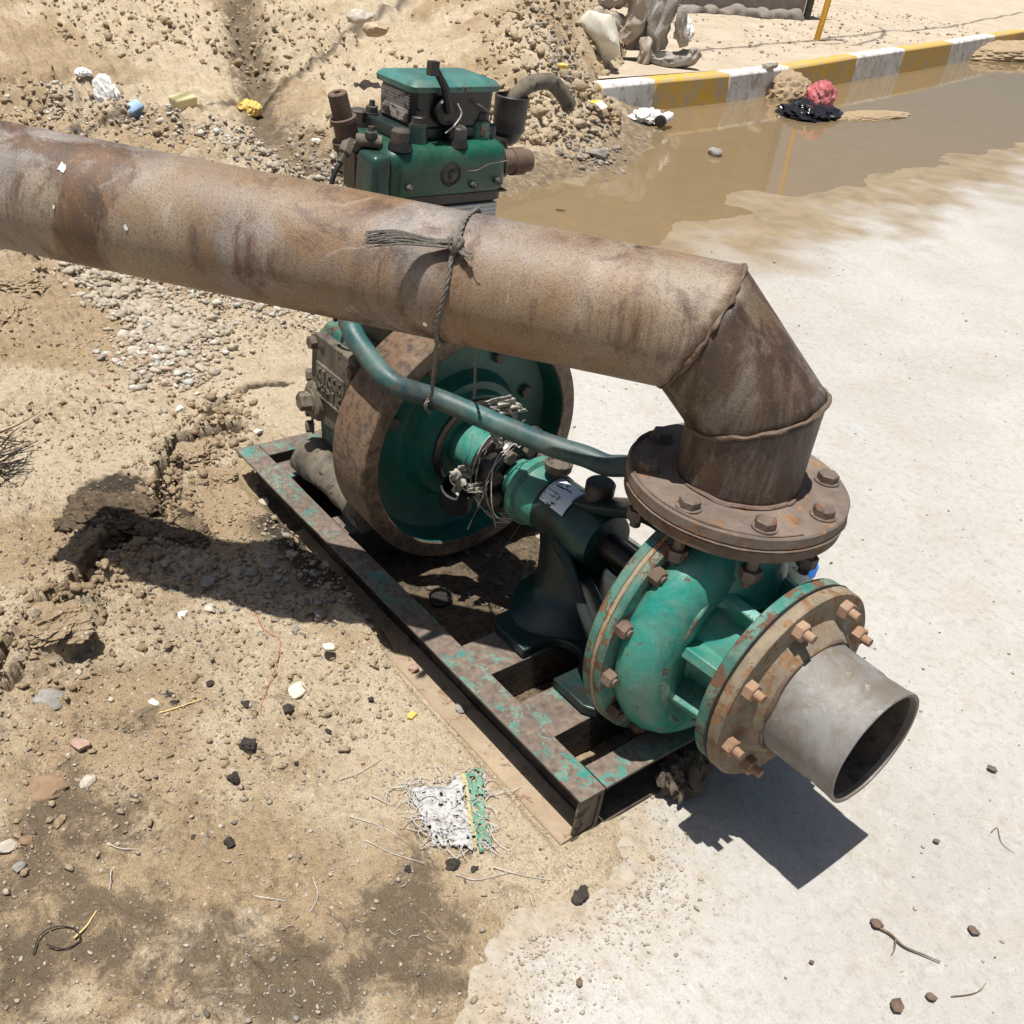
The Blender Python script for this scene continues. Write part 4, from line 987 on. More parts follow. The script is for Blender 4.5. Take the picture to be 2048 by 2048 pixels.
# ================================================================== loose things on the ground
def n3(p, f, s=0):
    p = np.asarray(p); return .5 * vnoise(p[:, 0] * f + p[:, 2] * f * .73, p[:, 1] * f - p[:, 2] * f * .61, s) + .5 * vnoise(p[:, 1] * f + 5 + p[:, 0] * f * .37, p[:, 2] * f + 3, s + 1)
_ICO = {}
def ico(sub):
    if sub not in _ICO:
        bm = bmesh.new(); bmesh.ops.create_icosphere(bm, subdivisions=sub, radius=1.0)
        bm.verts.ensure_lookup_table()
        _ICO[sub] = (np.array([v.co[:] for v in bm.verts]), [tuple(v.index for v in f.verts) for f in bm.faces]); bm.free()
    return _ICO[sub]
def stone_shape(sub, seed, flat=.7, rough=.25, cut=True):
    V, Fc = ico(sub); r = np.random.default_rng(seed); P = V.copy()
    if cut:
        for k in range(7):               # knock facets off
            n = r.normal(size=3); n /= np.linalg.norm(n); d = r.uniform(.55, .85); q = P @ n
            P = P - np.clip(q - d, 0, None)[:, None] * n[None, :]
    P = P * (1 + rough * n3(V, 1.6, seed % 6))[:, None] * (1 + rough * .4 * n3(V, 4.5, (seed + 2) % 6))[:, None]
    P = P * np.array([1.0, r.uniform(.65, .95), flat * r.uniform(.8, 1.1)])
    return P, Fc
STONES = {}
def stone(px_, py_, wide, mat, label, name='stone', z=None, group=None, flat=.6, sub=3, seed=None, rough=.2, sink=.55, rot=None):
    c = gp(px_, py_); zz = gz(c[0], c[1]) if z is None else z
    c = gp(px_, py_, zz); dist = np.linalg.norm(c - CAM); rad = wide * 1.06 * dist / CF / 2
    P, Fc = stone_shape(sub, seed if seed is not None else int(px_ * 7 + py_) % 9999, flat, rough)
    me = fin_mesh(name, P * rad, Fc, mat, 40 if sub > 2 else 25)
    o_ = obj(name, me); o_.location = (c[0], c[1], zz + rad * flat * (1 - sink)); o_.rotation_euler = (rnd.uniform(-.2, .2), rnd.uniform(-.2, .2), rnd.uniform(0, 6.3) if rot is None else rot)
    return tag(o_, label, 'stone', group)
stone(560, 1305, 38, 'stone_white', "smooth cream white pebble alone on damp sand left of the skid", flat=.55, sub=4, rough=.08)
stone(90, 1325, 56, 'stone_grey', "flat grey stone lying below the crack in the earth", flat=.4)
stone(152, 1410, 40, 'stone_pink', "pinkish wedge shaped stone on the sandy earth", flat=.5)
stone(88, 1492, 70, 'stone_orange', "long orange brown slab of stone beside a dark wet patch", flat=.3)
stone(52, 1588, 26, 'stone_orange', "small orange stone by the wet patch")
stone(12, 1600, 34, 'stone_pale', "pale beige stone at the edge of the wet patch")
stone(36, 1640, 24, 'stone_grey', "small dark grey stone between the beige and orange stones")
stone(165, 1475, 30, 'stone_pale', "slim pale stone near the orange brown slab", flat=.4)
stone(150, 1270, 0.1 + 18, 'stone_pale', "small pale stone above the flat grey stone")
stone(778, 1352, 27, 'wrap_yellow', "small yellow pebble near the skid rail", flat=.5)
stone(870, 1338, 26, 'stone_grey', "grey green pebble on the lower flange of the rail", z=.012)
stone(780, 1264, 28, 'stone_pink', "pink brick fragment on the lower flange of the rail", z=.012)
stone(395, 1150, 34, 'stone_pale', "pale flat stone on the lit sand at the edge of the pipe shadow", flat=.45)
stone(345, 1163, 28, 'stone_white', "whitish stone just outside the pipe shadow")
stone(620, 1222, 26, 'stone_white', "white stone beside the rail end of the pipe shadow")
stone(290, 1328, 22, 'stone_white', "small white stone beside a dry straw")
stone(475, 1085, 32, 'stone_grey', "upright grey flint in the shadow of the pipe", flat=.7)
stone(392, 1100, 26, 'stone_grey', "grey pebble deep in the pipe shadow")
stone(505, 1068, 20, 'stone_grey', "round dark pebble next to the upright flint")
stone(600, 1160, 24, 'stone_grey', "dark pebble in the shadow next to the rail")
stone(560, 1190, 20, 'stone_grey', "smaller dark pebble at the lower border of the pipe shadow")
stone(705, 1145, 18, 'stone_grey', "grey pebble resting against the web of the rail")
stone(232, 636, 27, 'stone_pale', "rounded buff stone left of the gravel streak", flat=.6)
stone(338, 776, 20, 'stone_white', "white stone under the gravel streak", flat=.8)
stone(487, 816, 17, 'stone_white', "small white stone close to the frame corner", flat=.7)
stone(500, 950, 26, 'stone_pale', "pale stone by the rear end of the rail")
stone(680, 40, 48, 'stone_pale', "cream boulder on the dirt field behind the engine", flat=.6, sub=4, name='boulder')
stone(708, 62, 44, 'stone_buff', "brown boulder leaning against the cream boulder", flat=.75, sub=4, name='boulder')
stone(1128, 296, 44, 'stone_grey', "grey stone in wet mud by the puddle", flat=.5)
stone(1348, 293, 32, 'stone_grey', "angular grey block standing in the puddle", flat=.6, z=-.02)
stone(1397, 184, 26, 'foam_yellow', "yellowish block in the water at the foot of the kerb", flat=.8, z=-.02, name='block')
stone(1452, 130, 26, 'stone_pale', "pale lump sitting on the kerb edge", flat=.8, z=.2)
stone(1062, 128, 20, 'wrap_yellow', "pale yellow stone on the rubble mound", flat=.7)
stone(598, 268, 24, 'stone_white', "oval white stone on the wet soil", flat=.4)
stone(1230, 1620, 12, 'stone_orange', "tiny brown pebble at the edge of the concrete")
# the propped limestone block
c = gp(1118, 158, .1); P, Fc = stone_shape(4, 31, .75, .1)
P = P * np.array([.20, .15, .24]); o_ = obj('limestone_block', fin_mesh('limestone_block', P, Fc, 'stone_white', 25)); o_.location = (c[0], c[1], gz(c[0], c[1]) + .13); o_.rotation_euler = (.35, .5, .6)
tag(o_, "big cream limestone block propped at the end of the kerb", 'stone')
for a, b, w, lb in ((545, 1338, 20, "black clod just below the cream white pebble"), (462, 1330, 20, "black clod near the tip of the dry straw"), (322, 1312, 18, "black clod above the dry straw"), (330, 1328, 16, "black clod touching the dry straw"),
                    (470, 1408, 40, "widest black clod on the sand below the red thread"), (850, 1632, 30, "black clod under the lower edge of the sack scrap"), (895, 1640, 14, "tiny black clod under the green edge of the sack scrap"), (1095, 1690, 34, "black clod at the border of sand and concrete")):
    stone(a, b, w, 'clod_dark', lb, 'soil_clod', flat=.5, rough=.55, sub=3)
for k, (a, b, w) in enumerate(((395, 1290, 16), (440, 1470, 26), (430, 1590, 26), (370, 1580, 18), (770, 1640, 16), (700, 1320, 12), (620, 1380, 14), (560, 1440, 10), (690, 1560, 12))):
    stone(a, b, w, 'clod_dark', "small black clod lying by itself on bare damp sand", 'soil_clod', group='small black soil clods', flat=.5, rough=.55, sub=3)

def clump(px_, py_, wide, label, seed, hgt=.6, oily=0.0):
    hgt = hgt * 1.5
    c = gp(px_, py_, .02); z0 = gz(c[0], c[1]); rad = wide * 1.06 * np.linalg.norm(c - CAM) / CF / 2; V, Fc = ico(6)
    sh = 1 + .55 * n3(V, 1.1, seed) + .28 * n3(V, 2.6, seed + 3) + .16 * (1 - 2.2 * np.abs(n3(V, 5.5, seed + 1))) + .10 * (1 - 2.2 * np.abs(n3(V, 13, seed + 2))) + .06 * n3(V, 30, seed)
    P = V * sh[:, None] * np.array([rad, rad, rad * hgt])
    me = fin_mesh('soil_clod', P, Fc, 'earth', 50); ca_ = me.color_attributes.new('masks', 'FLOAT_COLOR', 'POINT')
    ca_.data.foreach_set("color", np.tile(np.array([.0, .25 * (oily == 0), oily, 1], np.float32), len(P)))
    o_ = obj('soil_clod', me); o_.location = (c[0], c[1], z0 - rad * hgt * .60); o_.rotation_euler = (0, 0, seed * 1.3); return tag(o_, label, 'soil clod')
clump(212, 975, 125, "largest black clod at the far end of the pipe shadow", 1, .34, .55)
clump(355, 1012, 88, "dark clod in the pipe shadow between crack and rail", 3, .42, .45)
clump(285, 1010, 60, "dark clod between the two largest clods in the shadow", 2, .35, .45)
clump(112, 1225, 92, "buff clod of earth broken off beside the crack", 4, .26)
clump(365, 868, 70, "crumbly tan clod near the rear corner of the skid", 2, .3)
clump(415, 905, 50, "smaller tan clod touching the rear corner of the skid", 1, .3)
clump(30, 545, 95, "pale grey clod beside the slab of earth at the gravel", 3, .3)
clump(8, 600, 110, "flat pale slab of earth left of the gravel streak", 5, .2)

# gravel and loose soil that nobody could count
t = MT('gravel_mix'); at = t.attr('masks')
c_ = t.ramp(at[0], [(0.0, (.10, .085, .07)), (.2, (.22, .20, .18)), (.4, (.33, .28, .21)), (.6, (.43, .38, .30)), (.78, (.36, .24, .18)), (.9, (.56, .53, .46)), (1, (.40, .42, .40))])
c_ = t.mix(t.ramp(t.noise(90, 4), [(.35, .3), (.6, 0)]), c_, (.18, .15, .11))
M['gravel_mix'] = t.done(c_, .88, 0.0, t.bump(t.noise(220, 3), .3, .002), .3)
def scatter(name, xs, ys, size, mat, label, cat, sub=1, seed=0, flat=.65, tone=(0, 1), pale=0.0, sink=.25, zmin=None, rough=.3, wet=0.0, oily=0.0):
    r = np.random.default_rng(seed); n = len(xs); zs = ground(xs, ys)[0]; zs = np.maximum(zs, slab_z(xs, ys) if zmin is None else zmin)
    shapes = [stone_shape(sub, 100 + seed * 10 + k, flat, rough)[0] for k in range(8)]; Fc = np.array(ico(sub)[1]); nv = len(shapes[0])
    S = np.stack(shapes)[r.integers(0, 8, n)]; a = r.uniform(0, 6.283, n); ca, sa = np.cos(a), np.sin(a); st = r.uniform(.7, 1.35, n)
    X = S[:, :, 0] * st[:, None]; Y = S[:, :, 1] / st[:, None]
    Vv = np.stack([X * ca[:, None] - Y * sa[:, None], X * sa[:, None] + Y * ca[:, None], S[:, :, 2]], -1) * size[:, None, None]
    Vv[:, :, 0] += xs[:, None]; Vv[:, :, 1] += ys[:, None]; Vv[:, :, 2] += (zs + size * flat * (1 - 2 * sink))[:, None]
    FF = (Fc[None] + (np.arange(n) * nv)[:, None, None]).reshape(-1, 3)
    me = bpy.data.meshes.new(name); me.vertices.add(n * nv); me.vertices.foreach_set("co", Vv.astype(np.float32).ravel())
    me.loops.add(FF.size); me.loops.foreach_set("vertex_index", FF.ravel().astype(np.int32)); me.polygons.add(len(FF)); me.polygons.foreach_set("loop_start", np.arange(0, FF.size, 3, dtype=np.int32))
    me.update(calc_edges=True)
    if sub > 1: me.polygons.foreach_set("use_smooth", np.ones(len(FF), bool))
    ca_ = me.color_attributes.new('masks', 'FLOAT_COLOR', 'POINT')
    tn = r.uniform(tone[0], tone[1], n)
    if mat == 'gravel_mix': colr = np.stack([tn, tn, tn, tn * 0 + 1], 1)
    else: colr = np.stack([tn * 0 + wet, tn * 0 + pale * r.uniform(.3, 1.4, n).clip(0, 1), tn * 0 + oily, tn * 0 + 1], 1)
    ca_.data.foreach_set("color", np.repeat(colr, nv, 0).astype(np.float32).ravel())
    me.materials.append(M[mat]); o_ = obj(name, me); o_['kind'] = 'stuff'; tag(o_, label, cat); return o_
def sdirt(x, y): return np.where(inside(x, y, DIRT), pdist(x, y, DIRT + [DIRT[0]]), -1)
def pix_cloud(r, n, x0, x1, y0, y1, z=0.05):      # random spots of ground, as seen over an oblong of the picture
    u = r.uniform(x0, x1, n) * 1.06; v = r.uniform(y0, y1, n) * 1.06
    P = np.array([on(a, b, 2, z) for a, b in zip(u, v)]); return P[:, 0], P[:, 1]
def along(r, n, pts, w, z=0.0):                    # spots scattered about a line on the ground
    G = np.array([gp(a, b, z)[:2] for a, b in pts]); k = r.uniform(0, len(G) - 1.001, n); i = k.astype(int); f = (k - i)[:, None]
    P = G[i] * (1 - f) + G[i + 1] * f + r.normal(0, w, (n, 2)); return P[:, 0], P[:, 1]
r = np.random.default_rng(1)
def disc(n, x0, x1, y0, y1): return r.uniform(x0, x1, n), r.uniform(y0, y1, n)
# soil clods of the dirt field
x, y = disc(26000, -9.5, -2.7, -.6, 6.2); k = (sdirt(x, y) > .30) & (fbm(x * 1.2 + 3, y * 1.2, 3, 2) + .35 * r.random(len(x)) > .08); x, y = x[k], y[k]
scatter('soil_crumbs', x, y, np.exp(r.normal(-4.62, .55, len(x))).clip(.004, .05), 'earth', "loose dry soil clods strewn over the dirt field", 'soil', 1, 1, .7, pale=.35, rough=.7)
x, y = along(r, 1300, ((1000, 130), (1040, 200), (1085, 250), (1130, 265), (1180, 250)), .30, .15); k = sdirt(x, y) > .28
scatter('rubble', x[k], y[k], np.exp(r.normal(-4.15, .5, k.sum())).clip(.006, .07), 'earth', "brown rubble and clods on the mound behind the engine", 'rubble', 2, 2, .75, pale=.6, rough=.75)
x, y = along(r, 650, ((1035, 135), (1060, 165), (1085, 185), (1100, 215), (1120, 240)), .11, .2)
scatter('grey_rubble', x, y, np.exp(r.normal(-4.5, .45, len(x))).clip(.005, .035), 'gravel_mix', "grey crushed stone spilled on the rubble mound", 'gravel', 2, 3, .7, tone=(.15, .45), rough=.6)
x, y = along(r, 700, ((1120, 225), (1190, 222), (1225, 240)), .16, .08); k = sdirt(x, y) > .16
scatter('damp_rubble', x[k], y[k], np.exp(r.normal(-4.3, .5, k.sum())).clip(.005, .05), 'earth', "damp dark brown clods at the foot of the mound by the kerb", 'rubble', 2, 4, .75, wet=.35, rough=.75)
# gravel streak and gravel under the pipe
x, y = along(r, 1500, ((175, 520), (215, 555), (255, 590), (300, 610), (335, 640), (385, 660)), .055)
scatter('gravel', x, y, np.exp(r.normal(-4.65, .38, len(x))).clip(.004, .022), 'gravel_mix', "streak of pale grey gravel on the sandy earth", 'gravel', 2, 5, .65, tone=(.35, .65))
x, y = along(r, 700, ((300, 640), (315, 690), (320, 740), (300, 620)), .07)
scatter('gravel', x, y, np.exp(r.normal(-4.8, .4, len(x))).clip(.003, .02), 'gravel_mix', "sparse gravel trailing below the main gravel streak", 'gravel', 2, 6, .65, tone=(.3, 1))
x, y = along(r, 1900, ((180, 500), (300, 530), (420, 560), (520, 590), (590, 610)), .10)
scatter('gravel', x, y, np.exp(r.normal(-4.9, .42, len(x))).clip(.003, .022), 'gravel_mix', "loose gravel on the ground under the long pipe", 'gravel', 1, 7, .65, tone=(.3, 1))
x, y = along(r, 1500, ((440, 285), (540, 320), (600, 345), (640, 370), (560, 310)), .15, .03)
scatter('gravel', x, y, np.exp(r.normal(-4.65, .5, len(x))).clip(.004, .032), 'gravel_mix', "grey gravel along the pipe beside the engine", 'gravel', 1, 8, .65, tone=(.2, .62))
x, y = along(r, 1100, ((60, 215), (180, 235), (300, 250), (420, 262), (470, 275)), .13, .03)
scatter('gravel', x, y, np.exp(r.normal(-4.75, .5, len(x))).clip(.004, .032), 'gravel_mix', "pale gravel and litter line behind the far side of the pipe", 'gravel', 1, 9, .65, tone=(.35, 1))
# broken crust on the left and crumbs on the near sand
x, y = disc(15000, -2.9, -.35, -1.15, .45); k = (sdirt(x, y) > .05) & ~((x > -1.27) & (y > -.29)) & (fbm(x * 3, y * 3, 3, 3) + .5 * r.random(len(x)) > .05); x, y = x[k], y[k]
scatter('soil_crumbs', x, y, np.exp(r.normal(-5.65, .5, len(x))).clip(.0015, .014), 'earth', "crumbs of dry sandy earth left of the skid", 'soil', 1, 10, .7, pale=.5, rough=.75)
x, y = along(r, 1500, ((60, 1240), (140, 1160), (210, 1080), (300, 1010), (340, 900), (400, 850), (430, 780)), .05)
scatter('soil_crumbs', x, y, np.exp(r.normal(-5.1, .5, len(x))).clip(.002, .02), 'earth', "crumbled soil along the crack in the earth", 'soil', 1, 11, .75, pale=.2, rough=.45)
x, y = disc(9000, -1.5, .25, -1.2, -.28); k = (sdirt(x, y) > .03); x, y = x[k], y[k]
scatter('grit', x, y, np.exp(r.normal(-6.35, .50, len(x))).clip(.0008, .008), 'gravel_mix', "fine mixed grit on the damp sand", 'gravel', 1, 12, .65, tone=(0, .86))
x, y = along(r, 420, ((250, 1060), (380, 1110), (500, 1130), (620, 1190), (600, 1110), (450, 1060)), .05)
scatter('grit', x, y, np.exp(r.normal(-5.4, .5, len(x))).clip(.002, .013), 'gravel_mix', "dark pebbles in the shadow of the pipe", 'gravel', 2, 13, .6, tone=(.05, .45))
x, y = disc(1700, -2.2, 1.2, -.9, 3.0); k = sdirt(x, y) < 0; x, y = x[k], y[k]
scatter('grit', x, y, np.exp(r.normal(-6.25, .55, len(x))).clip(.001, .010), 'gravel_mix', "scattered grit on the pale concrete", 'gravel', 1, 14, .6, tone=(0, .8), sink=.1)
gG = np.array(DIRT[1:12]); kk = r.uniform(0, len(gG) - 1.001, 2600); ii = kk.astype(int); ff = (kk - ii)[:, None]; pp = gG[ii] * (1 - ff) + gG[ii + 1] * ff + np.stack([np.abs(r.normal(0, .07, 2600)), r.normal(0, .05, 2600)], 1)
scatter('grit', pp[:, 0], pp[:, 1], np.exp(r.normal(-6.5, .5, 2600)).clip(.0007, .005), 'gravel_mix', "loose sand grains where the soil runs out over the concrete", 'gravel', 1, 17, .6, tone=(.25, .85), sink=.15)
x, y = disc(320, -1.15, -.1, -.2, .3)
scatter('grit', x, y, np.exp(r.normal(-5.6, .5, len(x))).clip(.002, .012), 'gravel_mix', "oily grit under the skid", 'gravel', 1, 15, .6, tone=(0, .2))
x, y = disc(2600, -11, -5.2, 4.6, 14); k = (x < kerbx(y) - .3) & (sdirt(x, y) < 0); x, y = x[k], y[k]
scatter('grit', x, y, np.exp(r.normal(-4.6, .5, len(x))).clip(.004, .035), 'gravel_mix', "pebbles on the sandy sidewalk", 'gravel', 1, 16, .6, tone=(.2, 1), zmin=.198)

# heaps of soil against the kerb
def heap(px_, py_, rx, ry, h, label, seed, z0=-.03):
    c = gp(px_, py_); V, Fc = ico(5); P = V.copy(); P[:, 2] = np.abs(P[:, 2])
    P = P * (1 + .22 * n3(V, 2.2, seed) + .10 * n3(V, 8, seed + 1) + .07 * n3(V, 21, seed + 2))[:, None] * np.array([rx, ry, h])
    me = fin_mesh('soil_heap', P, Fc, 'earth', 50); a = me.color_attributes.new('masks', 'FLOAT_COLOR', 'POINT')
    a.data.foreach_set("color", np.tile(np.array([.12, .1, 0, 1], np.float32), len(P)))
    o_ = obj('soil_heap', me); o_.location = (c[0], c[1], z0); tag(o_, label, 'soil heap'); return o_
heap(1478, 176, .20, .30, .19, "brown soil heap against the white part of the kerb", 1)
heap(1915, 104, .42, 1.8, .20, "long sand heap burying the far end of the kerb", 2)
heap(1640, 215, .12, .55, .035, "low wet sandbar in the puddle beside the plastic bag", 3, -.02)

# ------------------------------------------------------------------ crumpled things
def crumple(name, mat, c, size, seed, fold=.5, sub=5, rot=0, flatbase=True):
    V, Fc = ico(sub); P = V.copy()
    rg = 1 - np.abs(n3(V, 2.1, seed)) * 1.5; rg2 = 1 - np.abs(n3(V, 4.6, seed + 1)) * 1.5; rg3 = 1 - np.abs(n3(V, 10, seed + 2)) * 1.5
    P = P * (1 + fold * (.5 * (rg - .5) + .3 * (rg2 - .5) + .18 * (rg3 - .5)))[:, None] * np.array(size)
    if flatbase: P[:, 2] = np.maximum(P[:, 2], -size[2] * .45)
    o_ = obj(name, fin_mesh(name, P, Fc, mat, 60)); o_.location = (c[0], c[1], c[2] + size[2] * .42); o_.rotation_euler = (0, 0, rot); return o_
def roll(path, rad, seed, n=26, k=7, fold=.5, squash=1.0):
    P = spline(path, k); m_ = MB(); N_ = len(P)
    rr_ = [rad * (1 - .35 * abs(2 * i / (N_ - 1) - 1) ** 4) for i in range(N_)]
    m_.tube(P, rr_, n, True, lambda i, a: 1 + fold * (1 - 2.2 * abs(float(vnoise(math.cos(a) * 1.7 + i * .16, math.sin(a) * 1.7 - i * .11, seed)))) * .55 + fold * .35 * float(vnoise(a * 2.4 if a < 3.14 else (6.283 - a) * 2.4, i * .33, seed + 1)))
    return m_
# pile of old canvas and sacks on the sidewalk
P0 = gp(1180, 112, .2); RV = np.array([CR[0, 0], CR[1, 0], 0]); RV /= np.linalg.norm(RV); FV = np.array([-RV[1], RV[0], 0])
KS = 1.06 * np.linalg.norm(P0 - CAM) / CF
def sp(px_, py_, back=0.0): return P0 + RV * (px_ - 1180) * KS + np.array([0, 0, 1]) * ((112 - py_ + .07 * (px_ - 1180)) * KS * 1.05) + FV * back
bundle = thing('canvas_bundle', tuple(P0), "crumpled buff canvas bundle folded over itself on the rubble", 'canvas')
for k, (pts, rad) in enumerate((((( 1150, -14), (1172, 4), (1188, 32), (1184, 62), (1168, 84)), 15), (((1088, 66), (1112, 56), (1138, 56), (1166, 62)), 15), (((1102, 80), (1130, 82), (1158, 86)), 15), (((1120, 30), (1145, 22), (1165, 28)), 16))):
    roll([sp(a, b, .02 * k) for a, b in pts], rad * KS, k, fold=.55).build('fold', 'canvas', bundle, 60)
sh = thing('grey_tarpaulin', tuple(sp(1205, 112, .12)), "grey tarpaulin hanging in vertical folds beside the buff canvas", 'tarpaulin')
for k, (a, rad) in enumerate(((1190, 13), (1203, 12), (1216, 12))):
    roll([sp(a + 2, -16, .16), sp(a, 25, .12), sp(a - 3, 70, .1), sp(a - 2, 100, .1)], rad * KS, 4 + k % 3, fold=.4).build('fold', 'canvas_grey', sh, 60)
cr = thing('canvas_roll', tuple(sp(1240, 112, 0)), "rumpled grey canvas roll slumped at the right end of the pile", 'canvas')
for k, (pts, rad) in enumerate((((( 1236, -14), (1234, 25), (1226, 66), (1232, 96)), 18), (((1222, 106), (1255, 108), (1286, 104), (1300, 92)), 12), (((1256, 30), (1262, 60), (1274, 86)), 9))):
    roll([sp(a, b, -.03 * k) for a, b in pts], rad * KS, 2 + k, fold=.5).build('fold', 'canvas_grey', cr, 60)
tag(roll([sp(1204, 76, -.06), sp(1209, 98, -.08), sp(1206, 116, -.08)], 10 * KS, 5, fold=.6).build('cloth_scrap', 'canvas', None, 60), "tan scrap of cloth standing between tarpaulin and canvas roll", 'cloth')
tag(crumple('jute_sack', 'sack_brown', sp(1076, 58, .15), (.10, .10, .17), 3, .3), "brown filled jute sack under the canvas bundle", 'sack')
tag(crumple('jute_sack', 'sack_brown', sp(1090, 14, .25), (.14, .12, .16), 5, .3), "brown sack on top of the jute sack pile", 'sack')
tag(crumple('cloth_sack', 'canvas_grey', sp(1041, 34, .1), (.095, .09, .17), 1, .4), "pale rolled cloth sack left of the brown sacks", 'sack')
tag(crumple('white_sack', 'wrap_white', sp(1008, 12, .1), (.12, .1, .09), 2, .4), "white sack lying at the back of the rubble", 'sack')
tag(crumple('black_bag', 'bag_black', sp(1043, 104, -.1), (.085, .06, .22), 4, 1.0), "torn black plastic bag hanging on the rubble mound", 'plastic bag')
tag(crumple('white_rag', 'wrap_white', sp(1270, 78, -.02), (.07, .06, .10), 2, .6), "white torn rag beside the grey canvas roll", 'rag')
# bags and litter
c = gp(1528, 212); tag(crumple('black_bag', 'bag_black', (c[0], c[1], WATER_Z - .03), (.18, .30, .08), 3, .9, rot=.25), "black plastic rubbish bag lying in the puddle", 'plastic bag')
c = gp(1542, 204); tag(crumple('red_bag', 'bag_red', (c[0], c[1], WATER_Z + .05), (.11, .18, .12), 1, .30, rot=.3), "pink red plastic bag on top of the black bag", 'plastic bag')
c = gp(205, 232); tag(crumple('plastic_wrapper', 'wrap_white', (c[0], c[1], gz(c[0], c[1])), (.085, .035, .085), 2, .5, rot=.3), "crumpled white plastic wrapper standing beside the blue carton", 'wrapper')
def carton(name, mat, c, size, rot, label, cat, tilt=(.2, .3), bev=.004):
    m_ = MB().box((-size[0], -size[1], -size[2]), size); me = m_.mesh(name, mat, 30); o_ = obj(name, me); o_.location = (c[0], c[1], gz(c[0], c[1]) + size[2] * .9); o_.rotation_euler = (*tilt, rot)
    b = o_.modifiers.new('b', 'BEVEL'); b.width = bev; b.segments = 2; return tag(o_, label, cat)
c = gp(253, 242); carton('drink_carton', 'carton_blue', c, (.028, .05, .035), .5, "squashed blue and white drink carton behind the pipe", 'carton', (.4, .5))
c = gp(308, 238); carton('paper_scrap', 'carton_blue', c, (.03, .045, .006), 1.1, "small blue scrap of packaging between carton and foam block", 'packaging', (.15, .1), .001)
c = gp(348, 232); carton('foam_block', 'foam_yellow', c, (.04, .062, .036), .2, "pale yellow foam block on the ground behind the pipe", 'foam block', (.15, .15), .008)
c = gp(470, 215); tag(crumple('yellow_wrapper', 'wrap_yellow', (c[0], c[1], gz(c[0], c[1])), (.06, .065, .05), 4, .45), "crumpled mustard yellow wrapper beside the wet gully", 'wrapper')
c = gp(163, 198); tag(crumple('paper_scrap', 'wrap_white', (c[0], c[1], gz(c[0], c[1])), (.03, .035, .025), 3, .8), "small white paper ball on the dirt field", 'paper')
c = gp(285, 15); tag(crumple('paper_scrap', 'wrap_white', (c[0], c[1], gz(c[0], c[1])), (.06, .09, .03), 4, .8), "pale flat scrap far back on the dirt field", 'paper')
# yellow and white strip of packaging
c = gp(1108, 251); zz = gz(c[0], c[1]) + .02
st = thing('packaging_strip', (c[0], c[1], zz), "yellow and white packaging strip on the rubble", 'packaging')
d_ = gp(1135, 262)[:2] - gp(1083, 240)[:2]; d_ /= np.linalg.norm(d_); q_ = np.array([-d_[1], d_[0]])
for k, (a, b, mt) in enumerate(((-.13, -.05, 'wrap_white'), (-.049, .06, 'strip_yellow'), (.061, .13, 'wrap_white'))):
    V = [(c[0] + d_[0] * s_ + q_[0] * w_, c[1] + d_[1] * s_ + q_[1] * w_, zz + .02 + .012 * math.sin(s_ * 30) + w_ * .4) for s_ in np.linspace(a, b, 6) for w_ in (-.022, 0, .022)]
    o_ = obj('strip_panel', fin_mesh('strip_panel', V, [(i * 3 + j, i * 3 + j + 1, i * 3 + j + 4, i * 3 + j + 3) for i in range(5) for j in range(2)], mt, 50), st); o_.modifiers.new('s', 'SOLIDIFY').thickness = .002
# flattened white bottle by the kerb
c = gp(1243, 240); bt = thing('plastic_bottle', (c[0], c[1], .02), "crushed white plastic bottle with dark base at the puddle edge", 'bottle')
m_ = MB().lathe((c[0], c[1], .035), (-.35, .9, .12), [(0, .004), (.002, .034), (.03, .036), (.06, .030), (.11, .036), (.15, .032), (.18, .016), (.20, .014), (.20, .002)], 24); m_.build('bottle_body', 'wrap_white', bt, 50)
MB().lathe((c[0], c[1], .035), (-.35, .9, .12), [(-.006, .03), (-.004, .038), (.022, .040), (.024, .03)], 24).build('bottle_base', 'black_plastic', bt, 40)
tag(crumple('paper_scrap', 'wrap_white', (c[0] - .18, c[1] + .05, .0), (.08, .11, .05), 5, .9), "white crumpled film beside the crushed bottle", 'wrapper')
# water bottle with a blue cap standing behind the pump
c = on(1622, 1132, 2, .215); wb = thing('water_bottle', (c[0], c[1], 0), "clear water bottle with bright blue cap standing behind the pump", 'bottle')
MB().lathe((c[0], c[1], 0.002), (0, 0, 1), [(0, .002), (0, .028), (.01, .031), (.06, .031), (.065, .029), (.07, .031), (.13, .031), (.165, .024), (.185, .0125), (.20, .0125), (.205, .002)], 28).build('bottle_body', 'bottle_plastic', wb, 50)
MB().lathe((c[0], c[1], .195), (0, 0, 1), [(0, .015), (.022, .0155), (.026, .0145), (.028, .001)], 24).build('bottle_cap', 'cap_blue', wb, 40)

